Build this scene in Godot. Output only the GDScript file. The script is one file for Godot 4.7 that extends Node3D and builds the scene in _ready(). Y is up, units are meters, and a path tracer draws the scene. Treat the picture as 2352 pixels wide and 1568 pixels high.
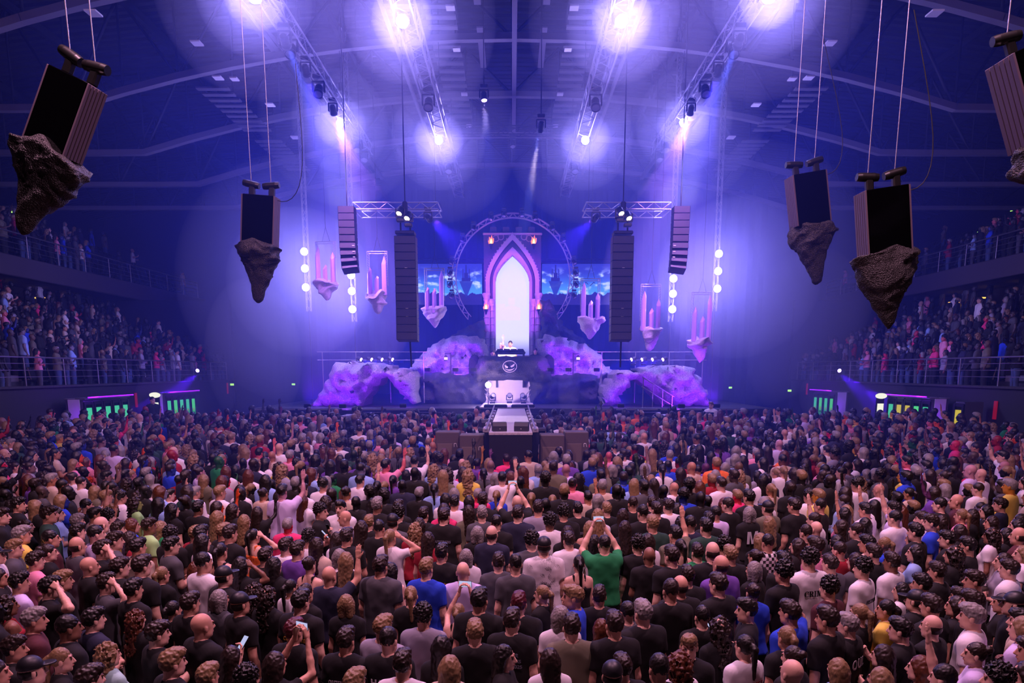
extends Node3D
# A concert in an arena, seen from a platform at the back of the floor. Metres, y up; the stage lies towards -z.

var rng := RandomNumberGenerator.new()
var mats := {}
var used := {}

func _ready() -> void:
	rng.seed = 20
	# ---- camera: level with the heads of someone on a riser, tipped down a little, lens shifted up
	var cam := Camera3D.new()
	cam.name = "camera"
	add_child(cam)
	var focal := 1700.0
	var tip := deg_to_rad(10.0)
	cam.position = Vector3(0, 3.1, 0)
	cam.rotation.x = -tip
	cam.projection = Camera3D.PROJECTION_FRUSTUM
	cam.near = 0.1
	cam.far = 200.0
	cam.size = 0.1 * 1568.0 / focal
	cam.frustum_offset = Vector2(0, 0.1 * (66.0 / focal + tan(tip)))
	cam.current = true
	# ---- environment: a closed hall, so the background is black
	var we := WorldEnvironment.new()
	we.name = "environment"
	add_child(we)
	var e := Environment.new()
	we.environment = e
	e.background_mode = Environment.BG_COLOR
	e.background_color = Color.BLACK
	e.tonemap_mode = Environment.TONE_MAPPER_LINEAR
	e.tonemap_exposure = 1.0
	e.sdfgi_enabled = true
	e.ssao_enabled = true
	e.ssil_enabled = true
	e.volumetric_fog_enabled = true
	e.volumetric_fog_density = 0.0
	# ---- large soft lights over the audience: wash fixtures on the trusses above and behind the camera
	audience_wash()
	# ---- structure
	hall()
	roof()
	tribune(-1.0)
	tribune(1.0)
	stage()
	rocks()
	gate()
	screens()
	# ---- rigging and lights
	rigging()
	line_arrays()
	crystals()
	hanging_blocks()
	lamp_towers()
	stage_lights()
	bars_under_tribunes()
	small_signs()
	# ---- people
	people()
	# ---- haze
	haze()

# ---------------------------------------------------------------- bookkeeping
func numbered(called: String) -> String:
	var n: int = used.get(called, 0)
	used[called] = n + 1
	return called if n == 0 else "%s_%03d" % [called, n]

func tag(o: Node, label: String, category: String, group := "", kind := "") -> Node:
	if label: o.set_meta("label", label)
	if category: o.set_meta("category", category)
	if group: o.set_meta("group", group)
	if kind: o.set_meta("kind", kind)
	return o

func thing(called: String, label: String, category: String, at := Vector3.ZERO, group := "", kind := "") -> Node3D:
	var o := Node3D.new()
	o.name = numbered(called)
	add_child(o)
	o.position = at
	tag(o, label, category, group, kind)
	return o

func put(parent: Node, called: String, mesh: Mesh, m: Material, at := Vector3.ZERO, turn := Basis()) -> MeshInstance3D:
	var o := MeshInstance3D.new()
	o.name = called if parent != self else numbered(called)
	o.mesh = mesh
	o.material_override = m
	o.transform = Transform3D(turn, at)
	o.cast_shadow = GeometryInstance3D.SHADOW_CASTING_SETTING_ON
	parent.add_child(o, true)
	return o

func mat(key: String, c := Color.GRAY, rough := 0.8, metal := 0.0) -> StandardMaterial3D:
	if not mats.has(key):
		var m := StandardMaterial3D.new()
		m.resource_name = key
		m.albedo_color = c
		m.roughness = rough
		m.metallic = metal
		mats[key] = m
	return mats[key]

func glow(key: String, c: Color, energy: float) -> StandardMaterial3D:
	if not mats.has(key):
		var m := mat(key, Color(0.02, 0.02, 0.02), 0.5)
		m.emission_enabled = true
		m.emission = c
		m.emission_energy_multiplier = energy
	return mats[key]

func noise_tex(freq: float, ramp: Array, size := 512, octaves := 4, sd := 1) -> NoiseTexture2D:
	var n := FastNoiseLite.new()
	n.seed = sd
	n.frequency = freq
	n.fractal_octaves = octaves
	var t := NoiseTexture2D.new()
	t.width = size; t.height = size
	t.seamless = true
	t.noise = n
	var g := Gradient.new()
	g.offsets = PackedFloat32Array([0.0, 1.0])
	g.colors = PackedColorArray([ramp[0], ramp[ramp.size() - 1]])
	for i in range(1, ramp.size() - 1):
		g.add_point(float(i) / (ramp.size() - 1), ramp[i])
	t.color_ramp = g
	return t

func grained(key: String, ramp: Array, freq: float, scale: float, rough: float, relief := 0.0, sd := 1) -> StandardMaterial3D:
	if not mats.has(key):
		var m := mat(key, Color.WHITE, rough)
		m.albedo_texture = noise_tex(freq, ramp, 512, 4, sd)
		m.uv1_triplanar = true
		m.uv1_scale = Vector3.ONE * scale
		if relief > 0.0:
			m.heightmap_enabled = true
			m.heightmap_texture = noise_tex(freq * 1.5, [Color.BLACK, Color.WHITE], 512, 5, sd + 3)
			m.heightmap_scale = relief
	return mats[key]

# ---------------------------------------------------------------- shapes
class Geo:
	var v := PackedVector3Array()
	var n := PackedVector3Array()
	var u := PackedVector2Array()
	func tri(a: Vector3, b: Vector3, c: Vector3) -> void:
		var q := (b - a).cross(c - a).normalized()
		v.append(a); v.append(c); v.append(b)
		n.append(q); n.append(q); n.append(q)
	func tri_n(a: Vector3, b: Vector3, c: Vector3, na: Vector3, nb: Vector3, nc: Vector3) -> void:
		if (b - a).cross(c - a).dot(na + nb + nc) < 0.0:
			v.append(a); v.append(b); v.append(c); n.append(na); n.append(nb); n.append(nc)
		else:
			v.append(a); v.append(c); v.append(b); n.append(na); n.append(nc); n.append(nb)
	func quad(a: Vector3, b: Vector3, c: Vector3, d: Vector3) -> void:
		tri(a, b, c); tri(a, c, d)
	func box(c: Vector3, s: Vector3, t := Basis(), bev := 0.0) -> Geo:
		var h := s * 0.5
		bev = minf(bev, minf(h.x, minf(h.y, h.z)) * 0.9)
		var i := h - Vector3.ONE * bev
		var fs := []
		for ax in 3:
			for sg in [-1.0, 1.0]:
				var b1 := (ax + 1) % 3
				var b2 := (ax + 2) % 3
				var f := []
				for q in [[-1, -1], [1, -1], [1, 1], [-1, 1]]:
					var p := Vector3.ZERO
					p[ax] = sg * h[ax]; p[b1] = q[0] * i[b1]; p[b2] = q[1] * i[b2]
					f.append(c + t * p)
				if sg < 0: f.reverse()
				quad(f[0], f[1], f[2], f[3])
		if bev > 0.0:
			for ax in 3:
				var b1 := (ax + 1) % 3
				var b2 := (ax + 2) % 3
				for s1 in [-1.0, 1.0]:
					for s2 in [-1.0, 1.0]:
						var e := []
						for q in [[-1, 0], [1, 0], [1, 1], [-1, 1]]:
							var p := Vector3.ZERO
							p[ax] = q[0] * i[ax]
							if q[1] == 0:
								p[b1] = s1 * h[b1]; p[b2] = s2 * i[b2]
							else:
								p[b1] = s1 * i[b1]; p[b2] = s2 * h[b2]
							e.append(c + t * p)
						if s1 * s2 < 0: e.reverse()
						quad(e[0], e[1], e[2], e[3])
			for sx in [-1.0, 1.0]:
				for sy in [-1.0, 1.0]:
					for sz in [-1.0, 1.0]:
						var a := c + t * Vector3(sx * h.x, sy * i.y, sz * i.z)
						var b := c + t * Vector3(sx * i.x, sy * h.y, sz * i.z)
						var d := c + t * Vector3(sx * i.x, sy * i.y, sz * h.z)
						if sx * sy * sz > 0: tri(a, b, d)
						else: tri(a, d, b)
		return self
	func tube(a: Vector3, b: Vector3, r: float, sides := 6, r2 := -1.0) -> Geo:
		if r2 < 0: r2 = r
		var d := (b - a).normalized()
		var x := d.cross(Vector3.UP if absf(d.y) < 0.9 else Vector3.RIGHT).normalized()
		var y := d.cross(x)
		for i in sides:
			var t0 := TAU * i / sides
			var t1 := TAU * (i + 1) / sides
			var p0 := x * cos(t0) + y * sin(t0)
			var p1 := x * cos(t1) + y * sin(t1)
			tri_n(a + p0 * r, a + p1 * r, b + p1 * r2, p0, p1, p1)
			tri_n(a + p0 * r, b + p1 * r2, b + p0 * r2, p0, p1, p0)
			if r > 0.0: tri_n(a, a + p0 * r, a + p1 * r, -d, -d, -d)
			if r2 > 0.0: tri_n(b, b + p0 * r2, b + p1 * r2, d, d, d)
		return self
	func path(pts: Array, r: float, sides := 5) -> Geo:
		for i in pts.size() - 1:
			tube(pts[i], pts[i + 1], r, sides)
		return self
	func lathe(prof: Array, o: Vector3, seg := 16, t := Basis()) -> Geo:
		for k in prof.size() - 1:
			var p: Vector2 = prof[k]
			var q: Vector2 = prof[k + 1]
			var e := q - p
			for i in seg:
				var t0 := TAU * i / seg
				var t1 := TAU * (i + 1) / seg
				var c0 := Vector3(cos(t0), 0, sin(t0))
				var c1 := Vector3(cos(t1), 0, sin(t1))
				var n0 := t * (c0 * e.y - Vector3.UP * e.x).normalized()
				var n1 := t * (c1 * e.y - Vector3.UP * e.x).normalized()
				var a := o + t * (c0 * p.x + Vector3.UP * p.y)
				var b := o + t * (c1 * p.x + Vector3.UP * p.y)
				var c := o + t * (c1 * q.x + Vector3.UP * q.y)
				var d := o + t * (c0 * q.x + Vector3.UP * q.y)
				if p.x > 0.0: tri_n(a, b, c, n0, n1, n1)
				if q.x > 0.0: tri_n(a, c, d, n0, n1, n0)
		return self
	# an outline in x, y pushed from z0 to z1 (z1 nearer to the viewer)
	func prism(poly: PackedVector2Array, z0: float, z1: float, t := Transform3D()) -> Geo:
		if Geometry2D.is_polygon_clockwise(poly):
			poly = poly.duplicate(); poly.reverse()
		var ix := Geometry2D.triangulate_polygon(poly)
		var f := (t.basis * Vector3.BACK).normalized()
		for k in range(0, ix.size(), 3):
			var a := poly[ix[k]]; var b := poly[ix[k + 1]]; var c := poly[ix[k + 2]]
			tri_n(t * Vector3(a.x, a.y, z1), t * Vector3(b.x, b.y, z1), t * Vector3(c.x, c.y, z1), f, f, f)
			tri_n(t * Vector3(a.x, a.y, z0), t * Vector3(b.x, b.y, z0), t * Vector3(c.x, c.y, z0), -f, -f, -f)
		for i in poly.size():
			var a := poly[i]; var b := poly[(i + 1) % poly.size()]
			quad(t * Vector3(a.x, a.y, z1), t * Vector3(a.x, a.y, z0), t * Vector3(b.x, b.y, z0), t * Vector3(b.x, b.y, z1))
		return self
	func mesh() -> ArrayMesh:
		var s := []
		s.resize(Mesh.ARRAY_MAX)
		s[Mesh.ARRAY_VERTEX] = v
		s[Mesh.ARRAY_NORMAL] = n
		if u.size() == v.size(): s[Mesh.ARRAY_TEX_UV] = u
		var m := ArrayMesh.new()
		m.add_surface_from_arrays(Mesh.PRIMITIVE_TRIANGLES, s)
		return m

func box_mesh(s: Vector3, bev := 0.0) -> ArrayMesh:
	var key := "box%s%f" % [s, bev]
	if not mats.has(key):
		mats[key] = Geo.new().box(Vector3.ZERO, s, Basis(), bev).mesh()
	return mats[key]

# four chords and zigzag lacing between two points
func truss_geo(a: Vector3, b: Vector3, w: float, r := 0.025, bay := 0.5) -> Array:
	var chords := Geo.new()
	var lacing := Geo.new()
	var d := (b - a).normalized()
	var x := d.cross(Vector3.UP if absf(d.y) < 0.9 else Vector3.RIGHT).normalized() * w * 0.5
	var y := d.cross(x)
	var cs := [x + y, x - y, -x - y, -x + y]
	for c: Vector3 in cs:
		chords.tube(a + c, b + c, r, 5)
	var n := maxi(2, int(a.distance_to(b) / bay))
	for i in n:
		var p := a.lerp(b, float(i) / n)
		var q := a.lerp(b, float(i + 1) / n)
		for k in 4:
			var c0: Vector3 = cs[k]
			var c1: Vector3 = cs[(k + 1) % 4]
			if i % 2 == 0: lacing.tube(p + c0, q + c1, r * 0.5, 4)
			else: lacing.tube(p + c1, q + c0, r * 0.5, 4)
	return [chords.mesh(), lacing.mesh()]

func truss(called: String, label: String, a: Vector3, b: Vector3, w: float, m: Material, group := "", bay := 0.5) -> Node3D:
	var o := thing(called, label, "truss", a, group)
	var g := truss_geo(Vector3.ZERO, b - a, w, 0.028, bay)
	put(o, "chord_tubes", g[0], m)
	put(o, "lacing", g[1], m)
	return o

# a stone face: an outline in x, y filled with a fine net of triangles that bulges and folds towards the viewer, closed by a rim
func stone(poly: PackedVector2Array, deep: float, bulge: float, step: float, amp: float, sd: int, freq := 0.9) -> ArrayMesh:
	var n1 := FastNoiseLite.new(); n1.seed = sd; n1.frequency = freq; n1.noise_type = FastNoiseLite.TYPE_SIMPLEX; n1.fractal_type = FastNoiseLite.FRACTAL_RIDGED; n1.fractal_octaves = 4
	var n2 := FastNoiseLite.new(); n2.seed = sd + 5; n2.frequency = 1.6; n2.fractal_octaves = 3
	var edge := PackedVector2Array()
	for i in poly.size():
		var a := poly[i]; var b := poly[(i + 1) % poly.size()]
		var k := maxi(1, int(a.distance_to(b) / step))
		for j in k:
			var p := a.lerp(b, float(j) / k)
			edge.append(p + Vector2(n2.get_noise_2d(p.x * 3.0, p.y * 3.0), n2.get_noise_2d(p.y * 3.0 + 40.0, p.x * 3.0)) * amp * 0.35)
	var pts := edge.duplicate()
	var lo := edge[0]
	var hi := edge[0]
	for p in edge:
		lo = lo.min(p); hi = hi.max(p)
	var y := lo.y
	var row := 0
	while y < hi.y:
		var x := lo.x + (step * 0.5 if row % 2 else 0.0)
		while x < hi.x:
			var p := Vector2(x, y) + Vector2(n2.get_noise_2d(x * 9.0, y * 9.0), n2.get_noise_2d(y * 9.0, x * 9.0 + 7.0)) * step * 0.4
			if Geometry2D.is_point_in_polygon(p, edge):
				var near := 9.0
				for q in edge: near = minf(near, q.distance_squared_to(p))
				if near > step * step * 0.25: pts.append(p)
			x += step
		y += step * 0.866
		row += 1
	var dist := PackedFloat32Array()
	for p in pts:
		var near := 99.0
		for q in edge: near = minf(near, q.distance_to(p))
		dist.append(near)
	var ix := Geometry2D.triangulate_delaunay(pts)
	var pos := PackedVector3Array()
	for i in pts.size():
		var p := pts[i]
		var s := minf(1.0, dist[i] / maxf(0.2, bulge * 0.9))
		var z := bulge * sqrt(maxf(0.0, s * (2.0 - s))) + (n1.get_noise_2d(p.x, p.y) * amp + n1.get_noise_2d(p.x * 2.7 + 30.0, p.y * 2.7) * amp * 0.42 + n2.get_noise_2d(p.x * 2.0, p.y * 2.0) * amp * 0.4) * (0.35 + 0.65 * s)
		pos.append(Vector3(p.x, p.y, z))
	var nor := PackedVector3Array(); nor.resize(pos.size())
	var keep := PackedInt32Array()
	for k in range(0, ix.size(), 3):
		var c := (pts[ix[k]] + pts[ix[k + 1]] + pts[ix[k + 2]]) / 3.0
		if not Geometry2D.is_point_in_polygon(c, edge): continue
		var a := ix[k]; var b := ix[k + 1]; var d := ix[k + 2]
		if (pts[b] - pts[a]).cross(pts[d] - pts[a]) < 0.0:
			var t := b; b = d; d = t
		var q := (pos[b] - pos[a]).cross(pos[d] - pos[a])
		nor[a] += q; nor[b] += q; nor[d] += q
		keep.append_array([a, b, d])
	var g := Geo.new()
	for k in range(0, keep.size(), 3):
		var a := keep[k]; var b := keep[k + 1]; var d := keep[k + 2]
		g.tri_n(pos[a], pos[b], pos[d], nor[a].normalized(), nor[b].normalized(), nor[d].normalized())
	for i in edge.size():
		var j := (i + 1) % edge.size()
		var a := pos[i]; var b := pos[j]
		var c := Vector3(b.x, b.y, -deep); var d := Vector3(a.x, a.y, -deep)
		g.quad(a, b, c, d)
	return g.mesh()

# a free hanging boulder: a lathe profile roughened all round
func boulder(prof: Array, squash: Vector2, sd: int, amp: float, seg := 40, rings := 44) -> ArrayMesh:
	var n1 := FastNoiseLite.new(); n1.seed = sd; n1.frequency = 0.9; n1.fractal_type = FastNoiseLite.FRACTAL_RIDGED; n1.fractal_octaves = 4
	var c := Curve2D.new()
	for p: Vector2 in prof: c.add_point(p)
	var ln := c.get_baked_length()
	var st := SurfaceTool.new()
	st.begin(Mesh.PRIMITIVE_TRIANGLES)
	st.set_smooth_group(0)
	for k in rings + 1:
		var p := c.sample_baked(ln * k / rings)
		for i in seg:
			var t := TAU * i / seg
			var q := Vector3(cos(t) * p.x * squash.x, p.y, sin(t) * p.x * squash.y)
			var r := 1.0 + n1.get_noise_3d(q.x * 1.3, q.y * 1.3, q.z * 1.3) * amp
			st.add_vertex(Vector3(q.x * r, q.y + n1.get_noise_3d(q.z, q.x, q.y) * amp * 0.25 * minf(1.0, p.x * 4.0), q.z * r))
	for k in rings:
		for i in seg:
			var a := k * seg + i; var b := k * seg + (i + 1) % seg
			var d := a + seg; var e := b + seg
			for x in [a, d, b, b, d, e]: st.add_index(x)
	st.generate_normals()
	return st.commit()

# ---------------------------------------------------------------- the hall
func structure(called: String, label: String, mesh: Mesh, m: Material, at := Vector3.ZERO) -> MeshInstance3D:
	var o := put(self, called, mesh, m, at)
	tag(o, label, "", "", "structure")
	return o

func hall() -> void:
	var concrete := grained("floor_concrete", [Color(0.20, 0.20, 0.21), Color(0.27, 0.26, 0.27), Color(0.33, 0.32, 0.33)], 0.02, 0.5, 0.55)
	var dark := grained("wall_paint", [Color(0.07, 0.07, 0.085), Color(0.10, 0.10, 0.115)], 0.03, 0.4, 0.85)
	var fl := Geo.new()
	for q in [[16.0, -6.0, -1.05, -1.05], [-6.0, -26.0, -1.05, 0.1], [-26.0, -56.0, 0.1, 0.1]]:
		fl.prism(PackedVector2Array([Vector2(-q[0], q[2]), Vector2(-q[1], q[3]), Vector2(-q[1], q[3] - 0.3), Vector2(-q[0], q[2] - 0.3)]), -32.0, 32.0, Transform3D(Basis(Vector3.UP, PI / 2), Vector3.ZERO))
	structure("floor", "grey concrete arena floor under the standing crowd", fl.mesh(), concrete)
	structure("wall_left", "dark painted side wall behind the seating", box_mesh(Vector3(0.4, 18.6, 72)), dark, Vector3(-28.5, 7.9, -20))
	structure("wall_right", "dark painted side wall behind the seating", box_mesh(Vector3(0.4, 18.6, 72)), dark, Vector3(28.5, 7.9, -20))
	structure("wall_back", "dark wall behind the stage set", box_mesh(Vector3(64, 17, 0.4)), dark, Vector3(0, 8, -54))
	structure("wall_front", "dark wall at the rear of the hall", box_mesh(Vector3(64, 18.6, 0.4)), dark, Vector3(0, 7.9, 15))
	# black drape hung behind the set, in pleats
	var g := Geo.new()
	var w := 0.35
	var x := -15.0
	while x < 15.0:
		var z0 := 0.1 * sin(x * 9.0)
		var z1 := 0.1 * sin((x + w) * 9.0)
		g.quad(Vector3(x, 0, z0), Vector3(x + w, 0, z1), Vector3(x + w, 13.4, z1), Vector3(x, 13.4, z0))
		x += w
	var d := put(self, "stage_drape", g.mesh(), mat("drape", Color(0.12, 0.12, 0.14), 0.95), Vector3(0, 0.11, -46))
	tag(d, "tall black pleated drape hanging behind the stage set", "curtain")

func arch_y(x: float) -> float:
	return 14.0 - 0.0098 * minf(absf(x), 15.0) ** 2

func roof() -> void:
	var o := thing("ceiling", "arched steel roof with white rafters and corrugated sheet above them", "", Vector3.ZERO, "", "structure")
	var sheet := mat("roof_sheet", Color(0.04, 0.04, 0.05), 0.7, 0.0)
	var white := mat("rafter_paint", Color(0.40, 0.385, 0.40), 0.6)
	var darkm := mat("roof_steel", Color(0.045, 0.045, 0.055), 0.6, 0.3)
	# corrugated sheet: ribs run across the hall
	var g := Geo.new()
	var z := 15.0
	while z > -54.0:
		var prof := [[0.0, 0.0], [0.22, 0.0], [0.27, 0.09], [0.39, 0.09], [0.44, 0.0]]
		for k in prof.size() - 1:
			for i in 14:
				var x0 := -28.5 + i * 57.0 / 14.0
				var x1 := x0 + 57.0 / 14.0
				var ya := 15.9 - 0.0032 * x0 * x0
				var yb := 15.9 - 0.0032 * x1 * x1
				var za: float = z - prof[k][0]
				var zb: float = z - prof[k + 1][0]
				var ha: float = prof[k][1]
				var hb: float = prof[k + 1][1]
				g.quad(Vector3(x0, ya - ha, za), Vector3(x0, ya - hb, zb), Vector3(x1, yb - hb, zb), Vector3(x1, yb - ha, za))
		z -= 0.44
	put(o, "roof_sheet", g.mesh(), sheet)
	put(o, "roof_slab", box_mesh(Vector3(64, 0.3, 72)), darkm, Vector3(0, 16.3, -20))
	# rafters
	for zr: float in [-11.3, -16.5, -21.7, -26.9, -32.1, -37.3, -42.5]:
		var r := Geo.new()
		var web := Geo.new()
		for i in 30:
			var x0 := -28.0 + i * 56.0 / 30.0
			var x1 := x0 + 56.0 / 30.0
			var a := Vector3(x0, arch_y(x0), 0); var b := Vector3(x1, arch_y(x1), 0)
			var dir := (b - a)
			r.box((a + b) * 0.5, Vector3(dir.length() + 0.02, 0.2, 0.26), Basis(Vector3.BACK, atan2(dir.y, dir.x)))
			var top := 15.7 - 0.0032 * x1 * x1
			web.tube(b, Vector3(x1, top, 0), 0.045, 5)
			web.tube(a if i % 2 else b, Vector3(x1 if i % 2 else x0, top, 0), 0.06, 5)
		put(o, "rafter", r.mesh(), white, Vector3(0, 0, zr))
		put(o, "web_bars", web.mesh(), darkm, Vector3(0, 0, zr))
	# purlins between the rafters and long beams towards the stage
	for x: float in [-20.0, -16.0, -12.5, -9.0, -6.3, 6.3, 9.0, 12.5, 16.0, 20.0]:
		put(o, "purlin", box_mesh(Vector3(0.16, 0.26, 60)), darkm, Vector3(x, 15.3 - 0.0032 * x * x, -18))
	for x: float in [-3.5, 3.5]:
		put(o, "long_beam", box_mesh(Vector3(0.24, 0.16, 60)), white, Vector3(x, 13.75, -13))
		put(o, "long_beam", box_mesh(Vector3(0.10, 0.16, 60)), white, Vector3(x * 1.1, 13.7, -13))
	for x: float in [-7.1, 7.1]:
		put(o, "long_beam", box_mesh(Vector3(0.20, 0.14, 60)), white, Vector3(x, 13.45, -13))
	put(o, "centre_beam", box_mesh(Vector3(0.16, 0.2, 26)), mat("centre_paint", Color(0.4, 0.38, 0.42), 0.6), Vector3(0.08, 13.85, -23))
	for x: float in [-0.55, 0.55]:
		put(o, "hanger_plate", box_mesh(Vector3(0.22, 0.05, 3.4)), mat("centre_paint"), Vector3(x * 2.0, 14.6, -24.3))
		put(o, "hanger_plate", box_mesh(Vector3(0.22, 0.05, 3.4)), mat("centre_paint"), Vector3(x * 2.0, 14.6, -29.3))
	# gratings beside the inner trusses
	for s: float in [-1.0, 1.0]:
		for k in 15:
			put(o, "grating_slat", box_mesh(Vector3(0.95, 0.05, 0.26)), mat("grating", Color(0.36, 0.35, 0.37), 0.5, 0.2), Vector3(s * 2.25, 14.1, -25.0 - k * 0.72))
	for s: float in [-1.0, 1.0]:
		for k in 9:
			put(o, "grating_slat", box_mesh(Vector3(1.1, 0.05, 0.26)), mat("grating"), Vector3(s * 10.2, 12.55, -27.3 - k * 0.55))
			put(o, "grating_slat", box_mesh(Vector3(1.1, 0.05, 0.26)), mat("grating"), Vector3(s * 10.2, 12.55, -33.2 - k * 0.55))
	# pale square panels bolted under the roof
	var pale := mat("pale_panel", Color(0.86, 0.85, 0.84), 0.5)
	for p in [[-1.83, 13.7, -24.2, 0.26], [-1.86, 13.7, -27.1, 0.24], [-1.86, 13.7, -31.2, 0.24], [-1.9, 13.7, -35.0, 0.22], [-8.0, 12.9, -20.8, 0.28], [-9.2, 12.5, -23.6, 0.28], [-9.6, 12.5, -26.2, 0.28], [-9.1, 12.5, -26.3, 0.24], [-8.7, 12.5, -28.7, 0.28], [-8.9, 12.5, -32.5, 0.3], [-10.6, 12.0, -20.6, 0.3], [-10.9, 11.9, -17.8, 0.28]]:
		for s: float in [-1.0, 1.0]:
			var b := put(self, "ceiling_panel", box_mesh(Vector3(p[3], 0.04, p[3] * 1.2)), pale, Vector3(-s * p[0] * (1.0 if s < 0 else 1.01), p[1], p[2]))
			tag(b, "small pale square panel fixed under the arched roof", "panel", "pale panels under the roof")

# ---------------------------------------------------------------- seating on both sides
func tribune(s: float) -> void:
	var side := "facing the lone mid-air block" if s < 0 else "behind the two paired hanging blocks"
	var o := thing("tribune", "two-tier seating stand " + side, "", Vector3.ZERO, "", "structure")
	var wallm := grained("stand_paint", [Color(0.09, 0.085, 0.10), Color(0.12, 0.11, 0.13)], 0.03, 0.4, 0.8)
	var stepm := grained("stand_concrete", [Color(0.16, 0.15, 0.16), Color(0.22, 0.21, 0.22)], 0.03, 0.5, 0.85)
	var fasciam := mat("fascia_paint", Color(0.30, 0.27, 0.31), 0.5)
	var ln := 40.0
	var zc := -23.0
	put(o, "parapet", box_mesh(Vector3(0.3, 3.6, ln)), wallm, Vector3(s * 16.15, 0.7, zc))
	put(o, "parapet_cap", box_mesh(Vector3(0.5, 0.08, ln), 0.02), stepm, Vector3(s * 16.15, 2.54, zc))
	for k in 9:
		put(o, "terrace_step", box_mesh(Vector3(0.8, 3.4 + 0.42 * k, ln)), stepm, Vector3(s * (16.7 + 0.8 * k), (1.2 + 0.42 * k) * 0.5, zc))
	put(o, "rear_wall", box_mesh(Vector3(0.3, 8.1, ln)), wallm, Vector3(s * 23.95, 3.0, zc))
	put(o, "end_wall", box_mesh(Vector3(7.6, 7.32, 0.3)), wallm, Vector3(s * 19.8, 3.34, zc - 20.3))
	put(o, "balcony_slab", box_mesh(Vector3(7.6, 0.25, 50)), wallm, Vector3(s * 24.75, 7.2, -27))
	put(o, "balcony_fascia", box_mesh(Vector3(0.18, 0.85, 50), 0.03), fasciam, Vector3(s * 20.95, 7.42, -27))
	for k in 7:
		put(o, "balcony_step", box_mesh(Vector3(0.85, 0.4 + 0.42 * k, 50)), stepm, Vector3(s * (21.6 + 0.85 * k), 7.32 + (0.4 + 0.42 * k) * 0.5, -27))
	# aisle stairs cut into the lower tier: pale treads
	for za: float in [-25.5, -36.5]:
		for k in 9:
			put(o, "aisle_tread", box_mesh(Vector3(0.4, 0.21, 1.0)), mat("tread", Color(0.42, 0.40, 0.43), 0.8), Vector3(s * (16.5 + 0.8 * k), 2.4 + 0.42 * k, za))
	railing(s, 16.15, 2.58, -42.5, -4.0, "steel railing along the front of the lower seats, " + side)
	railing(s, 20.95, 7.86, -51.0, -4.0, "steel railing along the edge of the upper balcony, " + side)
	# lamps under the balcony
	for k in 7:
		var b := put(self, "balcony_lamp", box_mesh(Vector3(0.5, 0.05, 0.16)), glow("amber_strip", Color(1.0, 0.72, 0.32), 2.2), Vector3(s * 23.2, 6.6, -24.5 - k * 2.6))
		tag(b, "small amber lamp on the rear wall under the balcony", "lamp", "amber lamps under the balconies")
	# blue step lights on two aisles of the balcony
	for za: float in [-27.4, -28.6, -39.0]:
		for k in 7:
			var b := put(self, "step_light", box_mesh(Vector3(0.05, 0.05, 0.05)), glow("blue_step", Color(0.15, 0.25, 1.0), 9.0), Vector3(s * (21.25 + 0.85 * k), 7.78 + 0.42 * k, za))
			tag(b, "tiny blue step light on a balcony aisle", "light", "blue step lights on the balcony aisles")
	# rows of folding seats
	var g := Geo.new()
	g.box(Vector3(0, 0.42, 0), Vector3(0.42, 0.07, 0.42), Basis(), 0.02)
	g.box(Vector3(0.2, 0.68, 0), Vector3(0.06, 0.46, 0.42), Basis(Vector3.BACK, -0.2), 0.02)
	g.box(Vector3(0.05, 0.2, 0), Vector3(0.06, 0.4, 0.06))
	var seat := g.mesh()
	seat.surface_set_material(0, mat("seat_plastic", Color(0.10, 0.095, 0.11), 0.35))
	var at := []
	for k in 9:
		var z := -4.5
		while z > -42.5:
			if absf(z + 25.5) > 0.8 and absf(z + 36.5) > 0.8:
				at.append(Vector3(16.72 + 0.8 * k, 2.3 + 0.42 * k, z))
			z -= 0.55
	for k in 7:
		var z := -4.5
		while z > -50.0:
			if absf(z + 28.0) > 0.8 and absf(z + 39.5) > 0.8:
				at.append(Vector3(21.65 + 0.85 * k, 7.72 + 0.42 * k, z))
			z -= 0.55
	var mm := MultiMesh.new()
	mm.transform_format = MultiMesh.TRANSFORM_3D
	mm.mesh = seat
	mm.instance_count = at.size()
	for i in at.size():
		var p: Vector3 = at[i]
		mm.set_instance_transform(i, Transform3D(Basis(Vector3.UP, 0.0 if s > 0 else PI), Vector3(s * p.x, p.y, p.z)))
	var mi := MultiMeshInstance3D.new()
	mi.name = numbered("seat_rows")
	mi.multimesh = mm
	add_child(mi)
	tag(mi, "rows of dark folding seats on the stand " + side, "seats", "", "stuff")

func railing(s: float, x: float, y: float, z0: float, z1: float, label: String) -> void:
	var o := thing("railing", label, "railing", Vector3(s * x, y, 0))
	var steel := mat("rail_steel", Color(0.55, 0.54, 0.57), 0.35, 0.7)
	put(o, "top_rail", Geo.new().tube(Vector3(0, 0.95, z0), Vector3(0, 0.95, z1), 0.03, 6).mesh(), steel)
	for h: float in [0.3, 0.52, 0.74]:
		put(o, "rail", Geo.new().tube(Vector3(0, h, z0), Vector3(0, h, z1), 0.012, 5).mesh(), steel)
	var z := z0
	var post := Geo.new().tube(Vector3.ZERO, Vector3(0, 0.95, 0), 0.025, 6).mesh()
	while z <= z1:
		put(o, "post", post, steel, Vector3(0, 0, z))
		z += 2.2

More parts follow.
